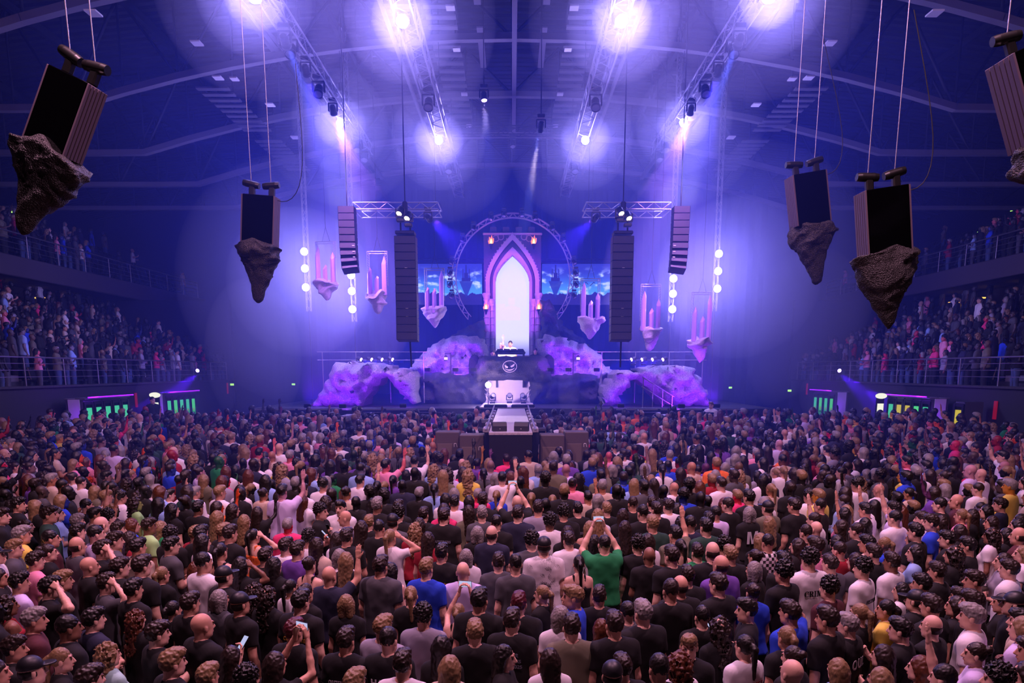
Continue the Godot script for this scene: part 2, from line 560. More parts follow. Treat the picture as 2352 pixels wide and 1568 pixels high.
# ---------------------------------------------------------------- the stage
const LSLOPE := [-4.16, 1.72, -4.18, 2.20, -4.04, 2.88, -4.31, 3.14, -4.08, 3.60, -3.47, 4.12, -3.04, 4.38, -2.37, 4.53, -1.65, 4.49, -1.11, 4.38, -1.06, 2.56, -1.07, 1.72]
const RSLOPE := [1.18, 1.72, 1.16, 4.44, 1.56, 4.56, 2.25, 4.44, 2.88, 4.26, 3.49, 3.99, 3.99, 3.32, 4.37, 2.92, 4.10, 2.56, 3.85, 1.72]
const LBOULDER := [-7.83, 1.72, -7.57, 2.03, -7.25, 2.53, -7.02, 3.10, -6.75, 3.33, -6.22, 3.39, -5.39, 3.36, -4.57, 3.23, -3.99, 3.10, -3.67, 2.90, -3.73, 2.28, -3.83, 1.72, -4.14, 2.03, -4.51, 2.48, -4.85, 2.84, -5.22, 2.51, -5.63, 2.20, -5.78, 1.87, -5.82, 1.72]
const RBOULDER := [3.50, 1.72, 3.53, 2.28, 3.72, 2.77, 4.04, 3.07, 4.87, 3.18, 5.69, 3.23, 6.52, 3.23, 7.02, 3.13, 7.24, 2.77, 7.53, 2.28, 7.73, 1.72, 5.81, 1.72, 5.76, 1.98, 5.39, 2.31, 4.78, 2.76, 4.39, 2.41, 4.23, 2.20, 4.16, 1.72]
const LBACK := [-3.54, 3.76, -2.96, 4.32, -2.39, 4.74, -1.72, 5.11, -1.21, 5.24, -1.22, 3.48, -3.55, 3.48]
const RBACK := [1.28, 3.48, 1.26, 6.06, 1.62, 6.16, 2.06, 5.42, 2.54, 4.87, 3.30, 4.32, 3.51, 3.48]
const LFRONT := [-3.94, 1.72, -3.87, 2.23, -3.75, 2.79, -3.52, 2.98, -2.91, 3.00, -2.03, 2.93, -1.33, 2.89, -1.02, 2.82, -1.04, 2.23, -1.11, 1.72]
const RFRONT := [0.76, 1.72, 0.70, 2.23, 0.70, 2.79, 1.30, 2.89, 2.17, 2.93, 2.96, 2.96, 3.43, 2.93, 3.55, 2.49, 3.63, 1.89, 3.71, 1.72]
const LINTEL := [-1.60, 2.58, -1.53, 3.10, -1.35, 3.54, -1.11, 3.68, -0.62, 3.65, 0.50, 3.65, 1.20, 3.68, 1.42, 3.54, 1.56, 3.10, 1.64, 2.58, 0.70, 2.65, 0.24, 2.72, -0.19, 2.71, -0.63, 2.69, -1.01, 2.69]

func outline(a: Array) -> PackedVector2Array:
	var o := PackedVector2Array()
	for i in range(0, a.size(), 2):
		o.append(Vector2(a[i], a[i + 1]))
	return o

func stage() -> void:
	var black := grained("stage_black", [Color(0.05, 0.05, 0.055), Color(0.08, 0.08, 0.085)], 0.04, 0.8, 0.6)
	var pale := grained("stage_planks", [Color(0.62, 0.60, 0.60), Color(0.72, 0.70, 0.69), Color(0.78, 0.76, 0.75)], 0.03, 0.9, 0.5)
	var o := thing("stage_deck", "wide black stage platform under the rock set", "stage")
	put(o, "deck", box_mesh(Vector3(19, 2.06, 17), 0.02), black, Vector3(0, 0.71, -35.5))
	for k in 12:
		put(o, "front_panel", box_mesh(Vector3(1.5, 1.5, 0.05), 0.01), mat("panel_black", Color(0.06, 0.06, 0.07), 0.45), Vector3(-8.8 + k * 1.6, 0.8, -26.97))
	for k in 8:
		put(o, "edge_strip", box_mesh(Vector3(1.5, 0.05, 0.04)), mat("edge_metal", Color(0.55, 0.54, 0.58), 0.4, 0.6), Vector3(-8.6 + k * 0.0 + (k if k < 4 else k + 3.2) * 1.6, 1.70, -26.95))
	var c := thing("catwalk", "pale plank walkway running from the stage into the crowd", "walkway", Vector3(-0.03, 0, 0))
	put(c, "trestle", box_mesh(Vector3(0.96, 2.26, 10.4)), black, Vector3(0, 0.53, -21.75))
	for k in 21:
		put(c, "plank", box_mesh(Vector3(0.98, 0.06, 0.485), 0.006), pale, Vector3(0, 1.70, -16.8 - k * 0.5))
	for s: float in [-1.0, 1.0]:
		put(c, "side_rail", Geo.new().tube(Vector3(s * 0.56, 1.78, -16.6), Vector3(s * 0.6, 1.86, -26.5), 0.025, 6).mesh(), mat("edge_metal"))
		for k in 6:
			put(c, "side_box", box_mesh(Vector3(0.14, 0.12, 0.5), 0.02), mat("side_box", Color(0.66, 0.64, 0.66), 0.5), Vector3(s * 0.58, 1.72, -17.5 - k * 1.5))
	var t := thing("tunnel", "bright backstage passage under the booth", "passage", Vector3(-0.16, 1.74, 0))
	put(t, "floor_boards", box_mesh(Vector3(2.0, 0.05, 3.8)), pale, Vector3(0, 0.02, -29.0))
	put(t, "back_panel", box_mesh(Vector3(2.3, 1.16, 0.06)), mat("passage_white", Color(0.80, 0.78, 0.86), 0.8), Vector3(0, 0.58, -30.95))
	for s: float in [-1.0, 1.0]:
		put(t, "side_panel", box_mesh(Vector3(0.05, 1.16, 0.5)), mat("passage_white"), Vector3(s * 1.12, 0.58, -30.7))
		var r := Geo.new()
		r.tube(Vector3(s * 0.95, 0.62, -30.5), Vector3(s * 0.5, 0.12, -30.5), 0.02, 6)
		r.tube(Vector3(s * 0.95, 0.42, -30.5), Vector3(s * 0.62, 0.06, -30.5), 0.02, 6)
		r.tube(Vector3(s * 0.55, 0.05, -30.5), Vector3(s * 0.55, 0.36, -30.5), 0.02, 6)
		put(t, "stair_rail", r.mesh(), mat("edge_metal"))
	put(t, "roof_panel", box_mesh(Vector3(2.3, 0.04, 0.6)), black, Vector3(0, 1.18, -30.7))
	# two dark battens across the step, with a gap
	for s: float in [-1.0, 1.0]:
		var b := put(self, "led_batten", Geo.new().box(Vector3.ZERO, Vector3(0.86, 0.1, 0.14), Basis(), 0.02).box(Vector3(0, 0.055, 0), Vector3(0.8, 0.02, 0.06)).mesh(), mat("panel_black"), Vector3(-0.1 + s * 0.5, 1.81, -27.15))
		tag(b, "long dark lighting batten lying across the stage step", "batten", "battens on the stage step")
	# floor monitors
	var gi := 0
	for p in [[-0.29, -16.95, 0.14, "near end of the catwalk"], [0.22, -16.95, -0.14, "near end of the catwalk"], [-0.7, -20.2, 0.3, "ledge beside the catwalk"], [0.66, -20.2, -0.3, "ledge beside the catwalk"]]:
		var m := thing("floor_monitor", "dark wedge loudspeaker on the " + p[3], "loudspeaker", Vector3(p[0], 1.73 if gi < 2 else 1.58, p[1]), "wedge monitors on the " + p[3])
		m.rotation.y = p[2]
		put(m, "cabinet", Geo.new().prism(PackedVector2Array([Vector2(-0.12, 0), Vector2(0.14, 0), Vector2(0.14, 0.13), Vector2(0.06, 0.21), Vector2(-0.07, 0.2), Vector2(-0.12, 0.12)]), -0.16, 0.16, Transform3D(Basis(Vector3.UP, PI / 2), Vector3.ZERO)).mesh(), mat("monitor_paint", Color(0.16, 0.155, 0.15), 0.5))
		put(m, "badge", box_mesh(Vector3(0.022, 0.014, 0.006)), mat("badge", Color(0.8, 0.8, 0.75), 0.4), Vector3(0, 0.06, 0.124))
		put(m, "handle", box_mesh(Vector3(0.03, 0.1, 0.03), 0.008), mat("handle_black", Color(0.02, 0.02, 0.02), 0.6), Vector3(0.15, 0.09, 0.02))
		gi += 1
	# ledges the outer monitors stand on, and the bass cabinets below
	for s: float in [-1.0, 1.0]:
		var l := thing("side_ledge", "low dark ledge along the side of the catwalk", "platform", Vector3(s * 0.72, 0, -20.4), "ledges beside the catwalk")
		put(l, "ledge_top", box_mesh(Vector3(0.38, 0.08, 1.4), 0.01), mat("ledge_top", Color(0.25, 0.24, 0.26), 0.5), Vector3(0, 1.54, 0))
		put(l, "ledge_base", box_mesh(Vector3(0.34, 1.9, 1.3)), black, Vector3(0, 0.55, 0))
		for k in 2:
			var b := thing("bass_cabinet", "tan-grey bass loudspeaker beside the catwalk, stencilled mark on its face", "loudspeaker", Vector3(s * (0.95 + k * 0.62), -0.36 + k * 0.03, -17.7 - k * 0.5), "bass cabinets beside the catwalk")
			put(b, "cabinet", box_mesh(Vector3(0.58, 1.96, 0.6), 0.02), mat("sub_paint", Color(0.34, 0.30, 0.26), 0.6), Vector3(0, 0.98, 0))
			put(b, "grille", box_mesh(Vector3(0.36, 1.4, 0.02), 0.005), mat("sub_grille", Color(0.42, 0.37, 0.31), 0.7), Vector3(-0.06, 0.98, 0.305))
			put(b, "stencil", Geo.new().path([Vector3(0.17, 1.6, 0.306), Vector3(0.17, 1.68, 0.306), Vector3(0.22, 1.68, 0.306), Vector3(0.24, 1.6, 0.306)], 0.01, 4).mesh(), mat("stencil_white", Color(0.8, 0.78, 0.75), 0.6))
	# low side platforms with their black light boxes
	for s: float in [-1.0, 1.0]:
		var l := thing("side_platform", "low black platform with pale treads in front of the " + ("tent-shaped cave" if s < 0 else "stair-rail cave"), "platform", Vector3(s * 4.7, 0, -26.2), "")
		put(l, "riser", box_mesh(Vector3(4.4, 1.82, 1.3), 0.02), black, Vector3(0, 0.59, 0))
		for k in 5:
			if k % 2:
				put(l, "pale_tread", box_mesh(Vector3(0.6, 0.05, 1.0)), mat("tread_grey", Color(0.5, 0.49, 0.52), 0.6), Vector3(-1.8 + k * 0.9, 1.53, 0.1))
			else:
				put(l, "light_box", Geo.new().box(Vector3(0, 0.1, 0.3), Vector3(0.95, 0.07, 0.2), Basis(), 0.01).box(Vector3(0, 0.02, 0.3), Vector3(0.95, 0.07, 0.2), Basis(), 0.01).mesh(), mat("panel_black"), Vector3(-1.8 + k * 0.9, 1.53, 0.1))
		# crowd barrier
		var bar := thing("crowd_barrier", "steel crowd barrier at the front of the stage pit", "barrier", Vector3(s * 5.4, 0.05, -25.2), "crowd barriers at the stage pit")
		put(bar, "top_rail", box_mesh(Vector3(8.4, 0.06, 0.1), 0.02), mat("rail_steel"), Vector3(0, 1.2, 0))
		for k in 8:
			put(bar, "barrier_panel", box_mesh(Vector3(1.0, 1.0, 0.04), 0.01), mat("edge_metal"), Vector3(-3.7 + k * 1.06, 0.62, 0))
			put(bar, "foot", box_mesh(Vector3(0.9, 0.04, 0.9)), mat("edge_metal"), Vector3(-3.7 + k * 1.06, 0.02, 0.3))
	# stair rail by the cave
	var sr := thing("stair_railing", "white tube stair railing in front of the cave by the bearded rock", "railing", Vector3(5.2, 1.74, -27.4))
	sr.set_meta("label", "pale tube stair railing sloping down in front of a cave")
	for h: float in [0.35, 0.7]:
		put(sr, "rail", Geo.new().tube(Vector3(-0.45, h + 0.42, 0), Vector3(0.75, h - 0.3, 0), 0.02, 6).mesh(), mat("edge_metal"))
	for k in 4:
		put(sr, "post", Geo.new().tube(Vector3(-0.4 + k * 0.36, 0, 0), Vector3(-0.4 + k * 0.36, 1.1 - k * 0.21, 0), 0.018, 6).mesh(), mat("edge_metal"))
	# catwalk-level guard rail behind the boulders
	for s: float in [-1.0, 1.0]:
		var b := thing("guard_rail", "thin steel guard rail on top of the side boulder", "railing", Vector3(s * 5.6, 3.2, -30.2), "guard rails above the boulders")
		for h: float in [0.3, 0.62]:
			put(b, "rail", Geo.new().tube(Vector3(-2.2, h, 0), Vector3(2.2, h, 0), 0.014, 5).mesh(), mat("rail_steel"))
		for k in 4:
			put(b, "post", Geo.new().tube(Vector3(-2.0 + k * 1.35, -1.4, 0), Vector3(-2.0 + k * 1.35, 0.62, 0), 0.02, 6).mesh(), mat("rail_steel"))

func rocks() -> void:
	var grey := grained("rock_grey", [Color(0.30, 0.29, 0.31), Color(0.48, 0.46, 0.49), Color(0.66, 0.63, 0.66)], 0.05, 0.55, 0.75, 2.5, 7)
	var dark := grained("rock_dark", [Color(0.045, 0.042, 0.05), Color(0.08, 0.075, 0.088), Color(0.14, 0.13, 0.15)], 0.04, 0.6, 0.7, 2.5, 9)
	for q in [
		["rock_slope", LSLOPE, -31.9, 1.2, 0.55, 0.5, 3, grey, "tall creased rock slope between the gate and the long-legged cave boulder", "rock"],
		["rock_slope", RSLOPE, -31.9, 1.2, 0.55, 0.5, 11, grey, "tall creased rock slope rising to the gate beside the stair-rail cave", "rock"],
		["cave_boulder", LBOULDER, -29.0, 1.6, 0.55, 0.5, 21, grey, "broad boulder with a tent-shaped cave, two cave legs reaching the deck", "rock"],
		["cave_boulder", RBOULDER, -29.0, 1.6, 0.55, 0.5, 35, grey, "broad boulder with a pointed cave and the stair railing in it", "rock"],
		["rock_ridge", LBACK, -33.3, 0.7, 0.35, 0.4, 41, dark, "low dark ridge of rock behind the slope, at the gate foot", "rock"],
		["rock_ridge", RBACK, -33.3, 0.7, 0.35, 0.5, 43, dark, "high dark ridge of rock climbing along the gate column", "rock"],
		["rock_bank", LFRONT, -30.6, 0.5, 0.3, 0.32, 51, dark, "dark layered rock bank beside the passage, next to the blinding lamp", "rock"],
		["rock_bank", RFRONT, -30.6, 0.5, 0.3, 0.32, 57, dark, "dark layered rock bank beside the passage, toward the stair-rail cave", "rock"]]:
		var m := stone(outline(q[1]), q[3], q[4], 0.13, q[5], q[6])
		var r := put(self, q[0], m, q[7], Vector3(0, 0, q[2]))
		tag(r, q[8], q[9])
	# the booth front over the passage, with its emblem
	var b := thing("booth_rock", "dark rock lintel of the booth with a grinning face emblem", "booth", Vector3(0, 0, -30.35))
	put(b, "rock_face", stone(outline(LINTEL), 0.6, 0.25, 0.12, 0.12, 61), dark)
	var em := Geo.new()
	var ring := []
	for k in 33:
		ring.append(Vector3(cos(TAU * k / 32) * 0.275, sin(TAU * k / 32) * 0.225, 0))
	em.path(ring, 0.013, 5)
	var turn := Transform3D(Basis(Vector3.BACK, 0.12), Vector3.ZERO)
	em.prism(PackedVector2Array([Vector2(-0.2, 0.09), Vector2(-0.06, -0.01), Vector2(-0.1, -0.06), Vector2(-0.18, -0.02)]), -0.01, 0.012, turn)
	em.prism(PackedVector2Array([Vector2(0.22, 0.1), Vector2(0.02, 0.0), Vector2(0.07, -0.05), Vector2(0.17, -0.01)]), -0.01, 0.012, turn)
	var smile := PackedVector2Array()
	for k in 13:
		var t := lerpf(-1.0, 1.0, k / 12.0)
		smile.append(Vector2(t * 0.2, -0.07 - 0.1 * (1.0 - t * t)))
	for k in 13:
		var t := lerpf(1.0, -1.0, k / 12.0)
		smile.append(Vector2(t * 0.2, -0.065 - 0.055 * (1.0 - t * t)))
	em.prism(smile, -0.01, 0.012, turn)
	put(b, "emblem", em.mesh(), mat("emblem_paint", Color(0.62, 0.58, 0.68), 0.5), Vector3(-0.09, 3.25, 0.34))
	# booth platform and table
	var t := thing("booth_platform", "black riser the performers stand on behind the booth", "platform", Vector3(0, 1.74, -32.3))
	put(t, "riser", box_mesh(Vector3(3.4, 0.71, 2.4)), mat("panel_black"), Vector3(0, 0.355, 0))
	var d := thing("mixing_table", "black mixing table with padded top on the booth", "table", Vector3(-0.07, 3.6, -31.0))
	put(d, "table_top", box_mesh(Vector3(1.25, 0.12, 0.5), 0.04), mat("panel_black"), Vector3(0, 0.2, 0))
	put(d, "pad", box_mesh(Vector3(1.15, 0.08, 0.4), 0.03), mat("pad_black", Color(0.035, 0.035, 0.04), 0.8), Vector3(0, 0.28, 0.06))
	for s: float in [-1.0, 1.0]:
		put(d, "side_cheek", box_mesh(Vector3(0.08, 1.4, 0.45)), mat("panel_black"), Vector3(s * 0.55, -0.5, 0))
	for k in 4:
		put(d, "deck_player", box_mesh(Vector3(0.24, 0.06, 0.26), 0.01), mat("player_black", Color(0.05, 0.05, 0.05), 0.3), Vector3(-0.42 + k * 0.28, 0.33, 0))
	# hooded covered shapes
	for s: float in [-1.0, 1.0]:
		var h := put(self, "covered_gear", Geo.new().lathe([Vector2(0.24, 0), Vector2(0.25, 0.35), Vector2(0.22, 0.6), Vector2(0.13, 0.74), Vector2(0.0, 0.8)], Vector3.ZERO, 14).mesh(), mat("cloth_black", Color(0.035, 0.035, 0.04), 0.95), Vector3(-0.02 + s * 1.53, 2.95, -31.15))
		tag(h, "equipment under a black cloth cover, hooded shape on the booth", "cover", "covered gear on the booth")
	# lantern posts
	for s: float in [-1.0, 1.0]:
		var l := thing("lantern_post", "lantern hanging from a bracket post on the rock ledge", "lantern", Vector3(s * 2.5, 2.8, -31.05), "lantern posts on the ledges")
		var wood := mat("post_wood", Color(0.12, 0.09, 0.08), 0.8)
		put(l, "post", box_mesh(Vector3(0.05, 1.0, 0.05), 0.01), wood, Vector3(0, 0.5, 0.3))
		put(l, "arm", box_mesh(Vector3(0.26, 0.04, 0.04)), wood, Vector3(s * 0.11, 0.96, 0.3))
		put(l, "cage", Geo.new().lathe([Vector2(0.0, 0.2), Vector2(0.07, 0.14), Vector2(0.07, -0.02), Vector2(0.05, -0.05), Vector2(0.0, -0.05)], Vector3.ZERO, 8).mesh(), wood, Vector3(s * 0.2, 0.72, 0.3))
		put(l, "lamp_glass", Geo.new().lathe([Vector2(0.0, 0.12), Vector2(0.075, 0.1), Vector2(0.075, 0.0), Vector2(0.0, -0.02)], Vector3.ZERO, 8).mesh(), glow("lantern_glow", Color(1.0, 0.9, 0.8), 1.5), Vector3(s * 0.2, 0.72, 0.3))
		var r := Geo.new()
		r.tube(Vector3(-s * 0.05, 0.12, 0.3), Vector3(-s * 0.7, 0.12, 0.3), 0.03, 6)
		r.tube(Vector3(-s * 0.15, 0.0, 0.3), Vector3(-s * 0.15, 0.42, 0.3), 0.015, 6)
		r.tube(Vector3(-s * 0.05, 0.42, 0.3), Vector3(-s * 0.75, 0.42, 0.3), 0.012, 6)
		put(l, "side_rail", r.mesh(), mat("rail_steel"))

# ---------------------------------------------------------------- the castle gate
func arch_half(hw: float, spring: float, apex: float, foot: float, n := 12) -> PackedVector2Array:
	var o := PackedVector2Array([Vector2(-hw, foot)])
	for k in n + 1:
		var t := float(k) / n
		o.append(Vector2(-hw * (1.0 - t ** 1.75), spring + (apex - spring) * t))
	for k in n:
		var t := 1.0 - float(k + 1) / n
		o.append(Vector2(hw * (1.0 - t ** 1.75), spring + (apex - spring) * t))
	o.append(Vector2(hw, foot))
	return o

func arch_band(hw0: float, ap0: float, hw1: float, ap1: float, spring: float, foot: float) -> PackedVector2Array:
	var o := arch_half(hw1, spring, ap1, foot)
	var i := arch_half(hw0, spring, ap0, foot)
	i.reverse()
	o.append_array(i)
	return o

func gate() -> void:
	var st := grained("gate_stone", [Color(0.34, 0.31, 0.35), Color(0.52, 0.48, 0.53), Color(0.72, 0.67, 0.73)], 0.08, 1.4, 0.65, 0.0, 15)
	var o := thing("castle_gate", "gothic castle gate with pointed arch, columns and battlements", "gate", Vector3(0.02, 0, -34.0))
	var face := PackedVector2Array([Vector2(-1.26, 3.4), Vector2(-1.26, 9.0)])
	var x := -1.26
	for k in 9:
		var w := 2.52 / 9.0
		var top := 9.28 if k % 2 else 9.02
		face.append(Vector2(x, top)); face.append(Vector2(x + w, top))
		x += w
	face.append(Vector2(1.26, 3.4))
	var inner := arch_half(0.96, 7.0, 8.65, 3.4)
	inner.reverse()
	face.append_array(inner)
	put(o, "facade", Geo.new().prism(face, -0.25, 0.0).mesh(), grained("facade_stone", [Color(0.10, 0.09, 0.11), Color(0.20, 0.18, 0.21), Color(0.34, 0.31, 0.35)], 0.08, 0.9, 0.75, 0.0, 16))
	put(o, "outer_moulding", Geo.new().prism(arch_band(1.0, 8.72, 1.18, 8.98, 7.0, 3.4), -0.1, 0.16).mesh(), st)
	put(o, "middle_moulding", Geo.new().prism(arch_band(0.86, 8.42, 0.97, 8.66, 7.0, 3.4), -0.2, 0.06).mesh(), grained("gate_dark", [Color(0.12, 0.11, 0.13), Color(0.2, 0.18, 0.21)], 0.05, 0.8, 0.7))
	put(o, "inner_moulding", Geo.new().prism(arch_band(0.75, 8.08, 0.87, 8.43, 7.0, 3.4), -0.3, 0.1).mesh(), st)
	# beads along the arches
	for ring in [[1.19, 9.0], [0.745, 8.06]]:
		var pts := arch_half(ring[0], 7.0, ring[1], 3.9, 16)
		for k in range(1, pts.size() - 1):
			put(o, "bead", Geo.new().lathe([Vector2(0, 0.05), Vector2(0.035, 0.0), Vector2(0, -0.05)], Vector3.ZERO, 6).mesh() if not mats.has("bead") else mats.bead, st, Vector3(pts[k].x, pts[k].y, 0.14))
	for s: float in [-1.0, 1.0]:
		for c in [[1.16, 6.35, 0.11], [0.9, 6.1, 0.085]]:
			var col := Geo.new().lathe([Vector2(c[2] * 1.6, 3.3), Vector2(c[2] * 1.6, 3.5), Vector2(c[2], 3.65), Vector2(c[2] * 0.92, c[1] - 0.25), Vector2(c[2] * 1.25, c[1] - 0.18), Vector2(c[2] * 1.05, c[1] - 0.12), Vector2(c[2] * 1.7, c[1] + 0.02), Vector2(c[2] * 1.7, c[1] + 0.1), Vector2(0, c[1] + 0.1)], Vector3.ZERO, 14)
			for k in 7:
				col.lathe([Vector2(c[2] * 0.9, -0.03), Vector2(c[2] * 1.25, 0.0), Vector2(c[2] * 0.9, 0.03)], Vector3(0, 3.9 + k * 0.3, 0), 14)
			put(o, "column", col.mesh(), st, Vector3(s * c[0], 0, 0.14))
		# carved tracery beside the arch head
		var tr := Geo.new()
		for k in 3:
			var circ := []
			for q in 13:
				circ.append(Vector3(s * (0.95 - k * 0.22) + cos(TAU * q / 12) * 0.13, 8.72 + k * 0.07 + sin(TAU * q / 12) * 0.13, 0.03))
			tr.path(circ, 0.018, 4)
		put(o, "tracery", tr.mesh(), st)
	for y: float in [8.98]:
		put(o, "cornice", box_mesh(Vector3(2.6, 0.08, 0.2), 0.02), st, Vector3(0, y, 0.04))
	for k in 3:
		put(o, "sill_step", box_mesh(Vector3(1.5 - k * 0.1, 0.06, 0.3)), st, Vector3(0, 3.72 - k * 0.09, 0.25 + k * 0.12))
	# torches with gas flames
	for s: float in [-1.0, 1.0]:
		for q in [[0.93, 8.52, 0.24, "high on the gate beside the arch head"], [1.17, 5.75, 0.2, "on the gate column"]]:
			var t := thing("torch", "burning torch " + q[3], "torch", Vector3(0.02 + s * q[0], q[1], -33.74), "torches " + q[3])
			put(t, "basket", Geo.new().lathe([Vector2(0.03, -0.22), Vector2(0.07, -0.05), Vector2(0.1, 0.0), Vector2(0.08, 0.01), Vector2(0.0, -0.03)], Vector3.ZERO, 10).mesh(), mat("iron", Color(0.04, 0.04, 0.045), 0.6, 0.5))
			var f := PackedVector2Array([Vector2(-0.1, 0), Vector2(-0.13, 0.1), Vector2(-0.08, 0.19), Vector2(-0.09, 0.3), Vector2(-0.02, 0.22), Vector2(0.03, 0.37), Vector2(0.06, 0.2), Vector2(0.12, 0.24), Vector2(0.11, 0.08), Vector2(0.06, 0)])
			put(t, "flame", Geo.new().prism(f, -0.05, 0.05, Transform3D(Basis().scaled(Vector3(1, q[2] / 0.24, 1)), Vector3.ZERO)).mesh(), glow("flame", Color(1.0, 0.42, 0.10), 3.0))
			put(t, "flame_core", Geo.new().lathe([Vector2(0, 0.24), Vector2(0.05, 0.1), Vector2(0.06, 0.03), Vector2(0, 0)], Vector3.ZERO, 8).mesh(), glow("flame_core", Color(1.0, 0.85, 0.45), 5.0), Vector3(0, 0, 0.04))
			var l := OmniLight3D.new()
			l.name = "torch_light"; l.light_color = Color(1.0, 0.5, 0.18); l.light_energy = 0.35; l.light_size = 0.1; l.omni_range = 60.0; l.omni_attenuation = 2.0; l.shadow_enabled = true
			l.position = Vector3(0, 0.15, 0.18)
			t.add_child(l)

# ---------------------------------------------------------------- screens
func with_uv(poly: PackedVector2Array) -> ArrayMesh:
	var g := Geo.new()
	var lo := poly[0]
	var hi := poly[0]
	for p in poly:
		lo = lo.min(p); hi = hi.max(p)
	g.prism(poly, -0.08, 0.0)
	for q in g.v:
		g.u.append(Vector2((q.x - lo.x) / (hi.x - lo.x), 1.0 - (q.y - lo.y) / (hi.y - lo.y)))
	return g.mesh()

func screen_mat(key: String, im: Image, energy: float) -> StandardMaterial3D:
	var m := mat(key, Color(0.01, 0.01, 0.01), 0.4)
	m.emission_enabled = true
	m.emission = Color.BLACK
	m.emission_texture = ImageTexture.create_from_image(im)
	m.emission_energy_multiplier = energy
	return m

func screens() -> void:
	# the tall arch screen: pale sky with the faint close-up of two performers
	var im := Image.create(96, 256, false, Image.FORMAT_RGB8)
	for y in 256:
		for x in 96:
			var v := y / 255.0
			var c := Color(0.90, 0.93, 1.0).lerp(Color(0.95, 0.95, 1.0), smoothstep(0.0, 0.3, v))
			c = c.lerp(Color(0.50, 0.47, 0.88), smoothstep(0.78, 1.0, v))
			var px := x / 96.0
			var fig := absf(px - 0.47) < 0.1 and v > 0.40 and v < 0.47 or absf(px - 0.47) < 0.26 and v > 0.47 + absf(px - 0.47) * 0.12 and v < 0.62 or absf(px - 0.12) < 0.16 and v > 0.46 and v < 0.62
			if fig: c = c.lerp(Color(1.0, 0.93, 0.90), 0.75)
			im.set_pixel(x, y, c)
	var a := put(self, "arch_screen", with_uv(arch_half(0.76, 7.0, 8.12, 3.6)), screen_mat("arch_picture", im, 1.35), Vector3(0.02, 0, -34.28))
	tag(a, "tall pointed screen glowing pale inside the castle gate", "screen")
	var al := AreaLight3D.new()
	al.name = "arch_screen_light"; al.area_size = Vector2(1.4, 4.2); al.light_color = Color(0.80, 0.78, 1.0); al.light_energy = 2.0; al.shadow_enabled = true
	add_child(al)
	al.position = Vector3(0.02, 5.8, -34.2); al.rotation.y = PI
	# two landscape screens with a sky, clouds and floating castles
	for s: float in [-1.0, 1.0]:
		var p := Image.create(256, 128, false, Image.FORMAT_RGB8)
		var n := FastNoiseLite.new()
		n.seed = 5 + int(s); n.frequency = 0.016; n.fractal_octaves = 4
		for y in 128:
			for x in 256:
				var v := y / 127.0
				var q := n.get_noise_2d(x, y * 2.2) * 0.5 + 0.5
				var c := Color(0.16, 0.20, 0.62).lerp(Color(0.30, 0.62, 0.95), smoothstep(0.1, 0.75, v))
				c = c.lerp(Color(0.80, 0.86, 1.0), smoothstep(0.48, 0.75, q) * smoothstep(0.02, 0.3, v))
				c = c.lerp(Color(0.16, 0.14, 0.42), smoothstep(0.82, 1.0, v))
				# mountains along the lower edge
				if v > 0.83 - 0.18 * (n.get_noise_1d(x * 1.6 + 300.0) * 0.5 + 0.5): c = Color(0.13, 0.10, 0.36)
				# floating castle
				var cx := 196.0 if s < 0 else 50.0
				var dx := absf(x - cx)
				if v > 0.42 and v < 0.85 and dx < 26.0 * (0.85 - v) / 0.43: c = Color(0.10, 0.16, 0.46).lerp(c, 0.15)
				if v <= 0.42 and (dx < 3.0 and v > 0.02 or dx < 8.0 and v > 0.22 or absf(dx - 12.0) < 2.0 and v > 0.12 or dx < 17.0 and v > 0.34): c = Color(0.08, 0.09, 0.32)
				# birds
				if s > 0 and absf(v - 0.45 - absf(fmod(x, 30.0) - 15.0) * 0.006) < 0.012 and x > 110 and x < 200 and fmod(x, 30.0) < 24.0: c = Color(0.10, 0.10, 0.35)
				p.set_pixel(x, y, c)
		var w := 3.45
		var b := put(self, "sky_screen", with_uv(PackedVector2Array([Vector2(-w / 2, -1.0), Vector2(w / 2, -1.0), Vector2(w / 2, 1.0), Vector2(-w / 2, 1.0)])), screen_mat("sky_picture_%d" % s, p, 1.7), Vector3(s * 3.25, 7.4, -38.95))
		tag(b, "wide screen showing clouds and a floating castle" + (", birds flying past it" if s > 0 else " above dark hills"), "screen")
		var f := thing("screen_frame", "black truss frame the " + ("bird" if s > 0 else "hill") + " sky screen hangs in", "frame", Vector3(s * 3.25, 7.4, -39.1))
		var tg := truss_geo(Vector3(-1.9, 1.15, 0), Vector3(1.9, 1.15, 0), 0.2)
		put(f, "top_chords", tg[0], mat("truss_dark", Color(0.10, 0.10, 0.11), 0.5, 0.5))
		put(f, "lacing", tg[1], mat("truss_dark"))
		put(f, "hang_cables", Geo.new().tube(Vector3(-1.5, 1.2, 0), Vector3(-1.5, 8.4, 0), 0.012, 5).tube(Vector3(1.5, 1.2, 0), Vector3(1.5, 8.4, 0), 0.012, 5).mesh(), mat("cable_black", Color(0.02, 0.02, 0.02), 0.7))
		var sl := AreaLight3D.new()
		sl.name = "sky_screen_light"; sl.area_size = Vector2(3.4, 1.9); sl.light_color = Color(0.5, 0.6, 1.0); sl.light_energy = 0.6; sl.shadow_enabled = true
		add_child(sl)
		sl.position = Vector3(s * 3.25, 7.4, -38.8); sl.rotation.y = PI

# ---------------------------------------------------------------- lamps
func omni(parent: Node, at: Vector3, c: Color, energy: float, size: float, called := "lamp_light") -> OmniLight3D:
	var l := OmniLight3D.new()
	l.name = called
	l.light_color = c; l.light_energy = energy; l.light_size = size
	l.omni_range = 90.0; l.omni_attenuation = 2.0; l.shadow_enabled = true
	l.position = at
	parent.add_child(l, true)
	return l

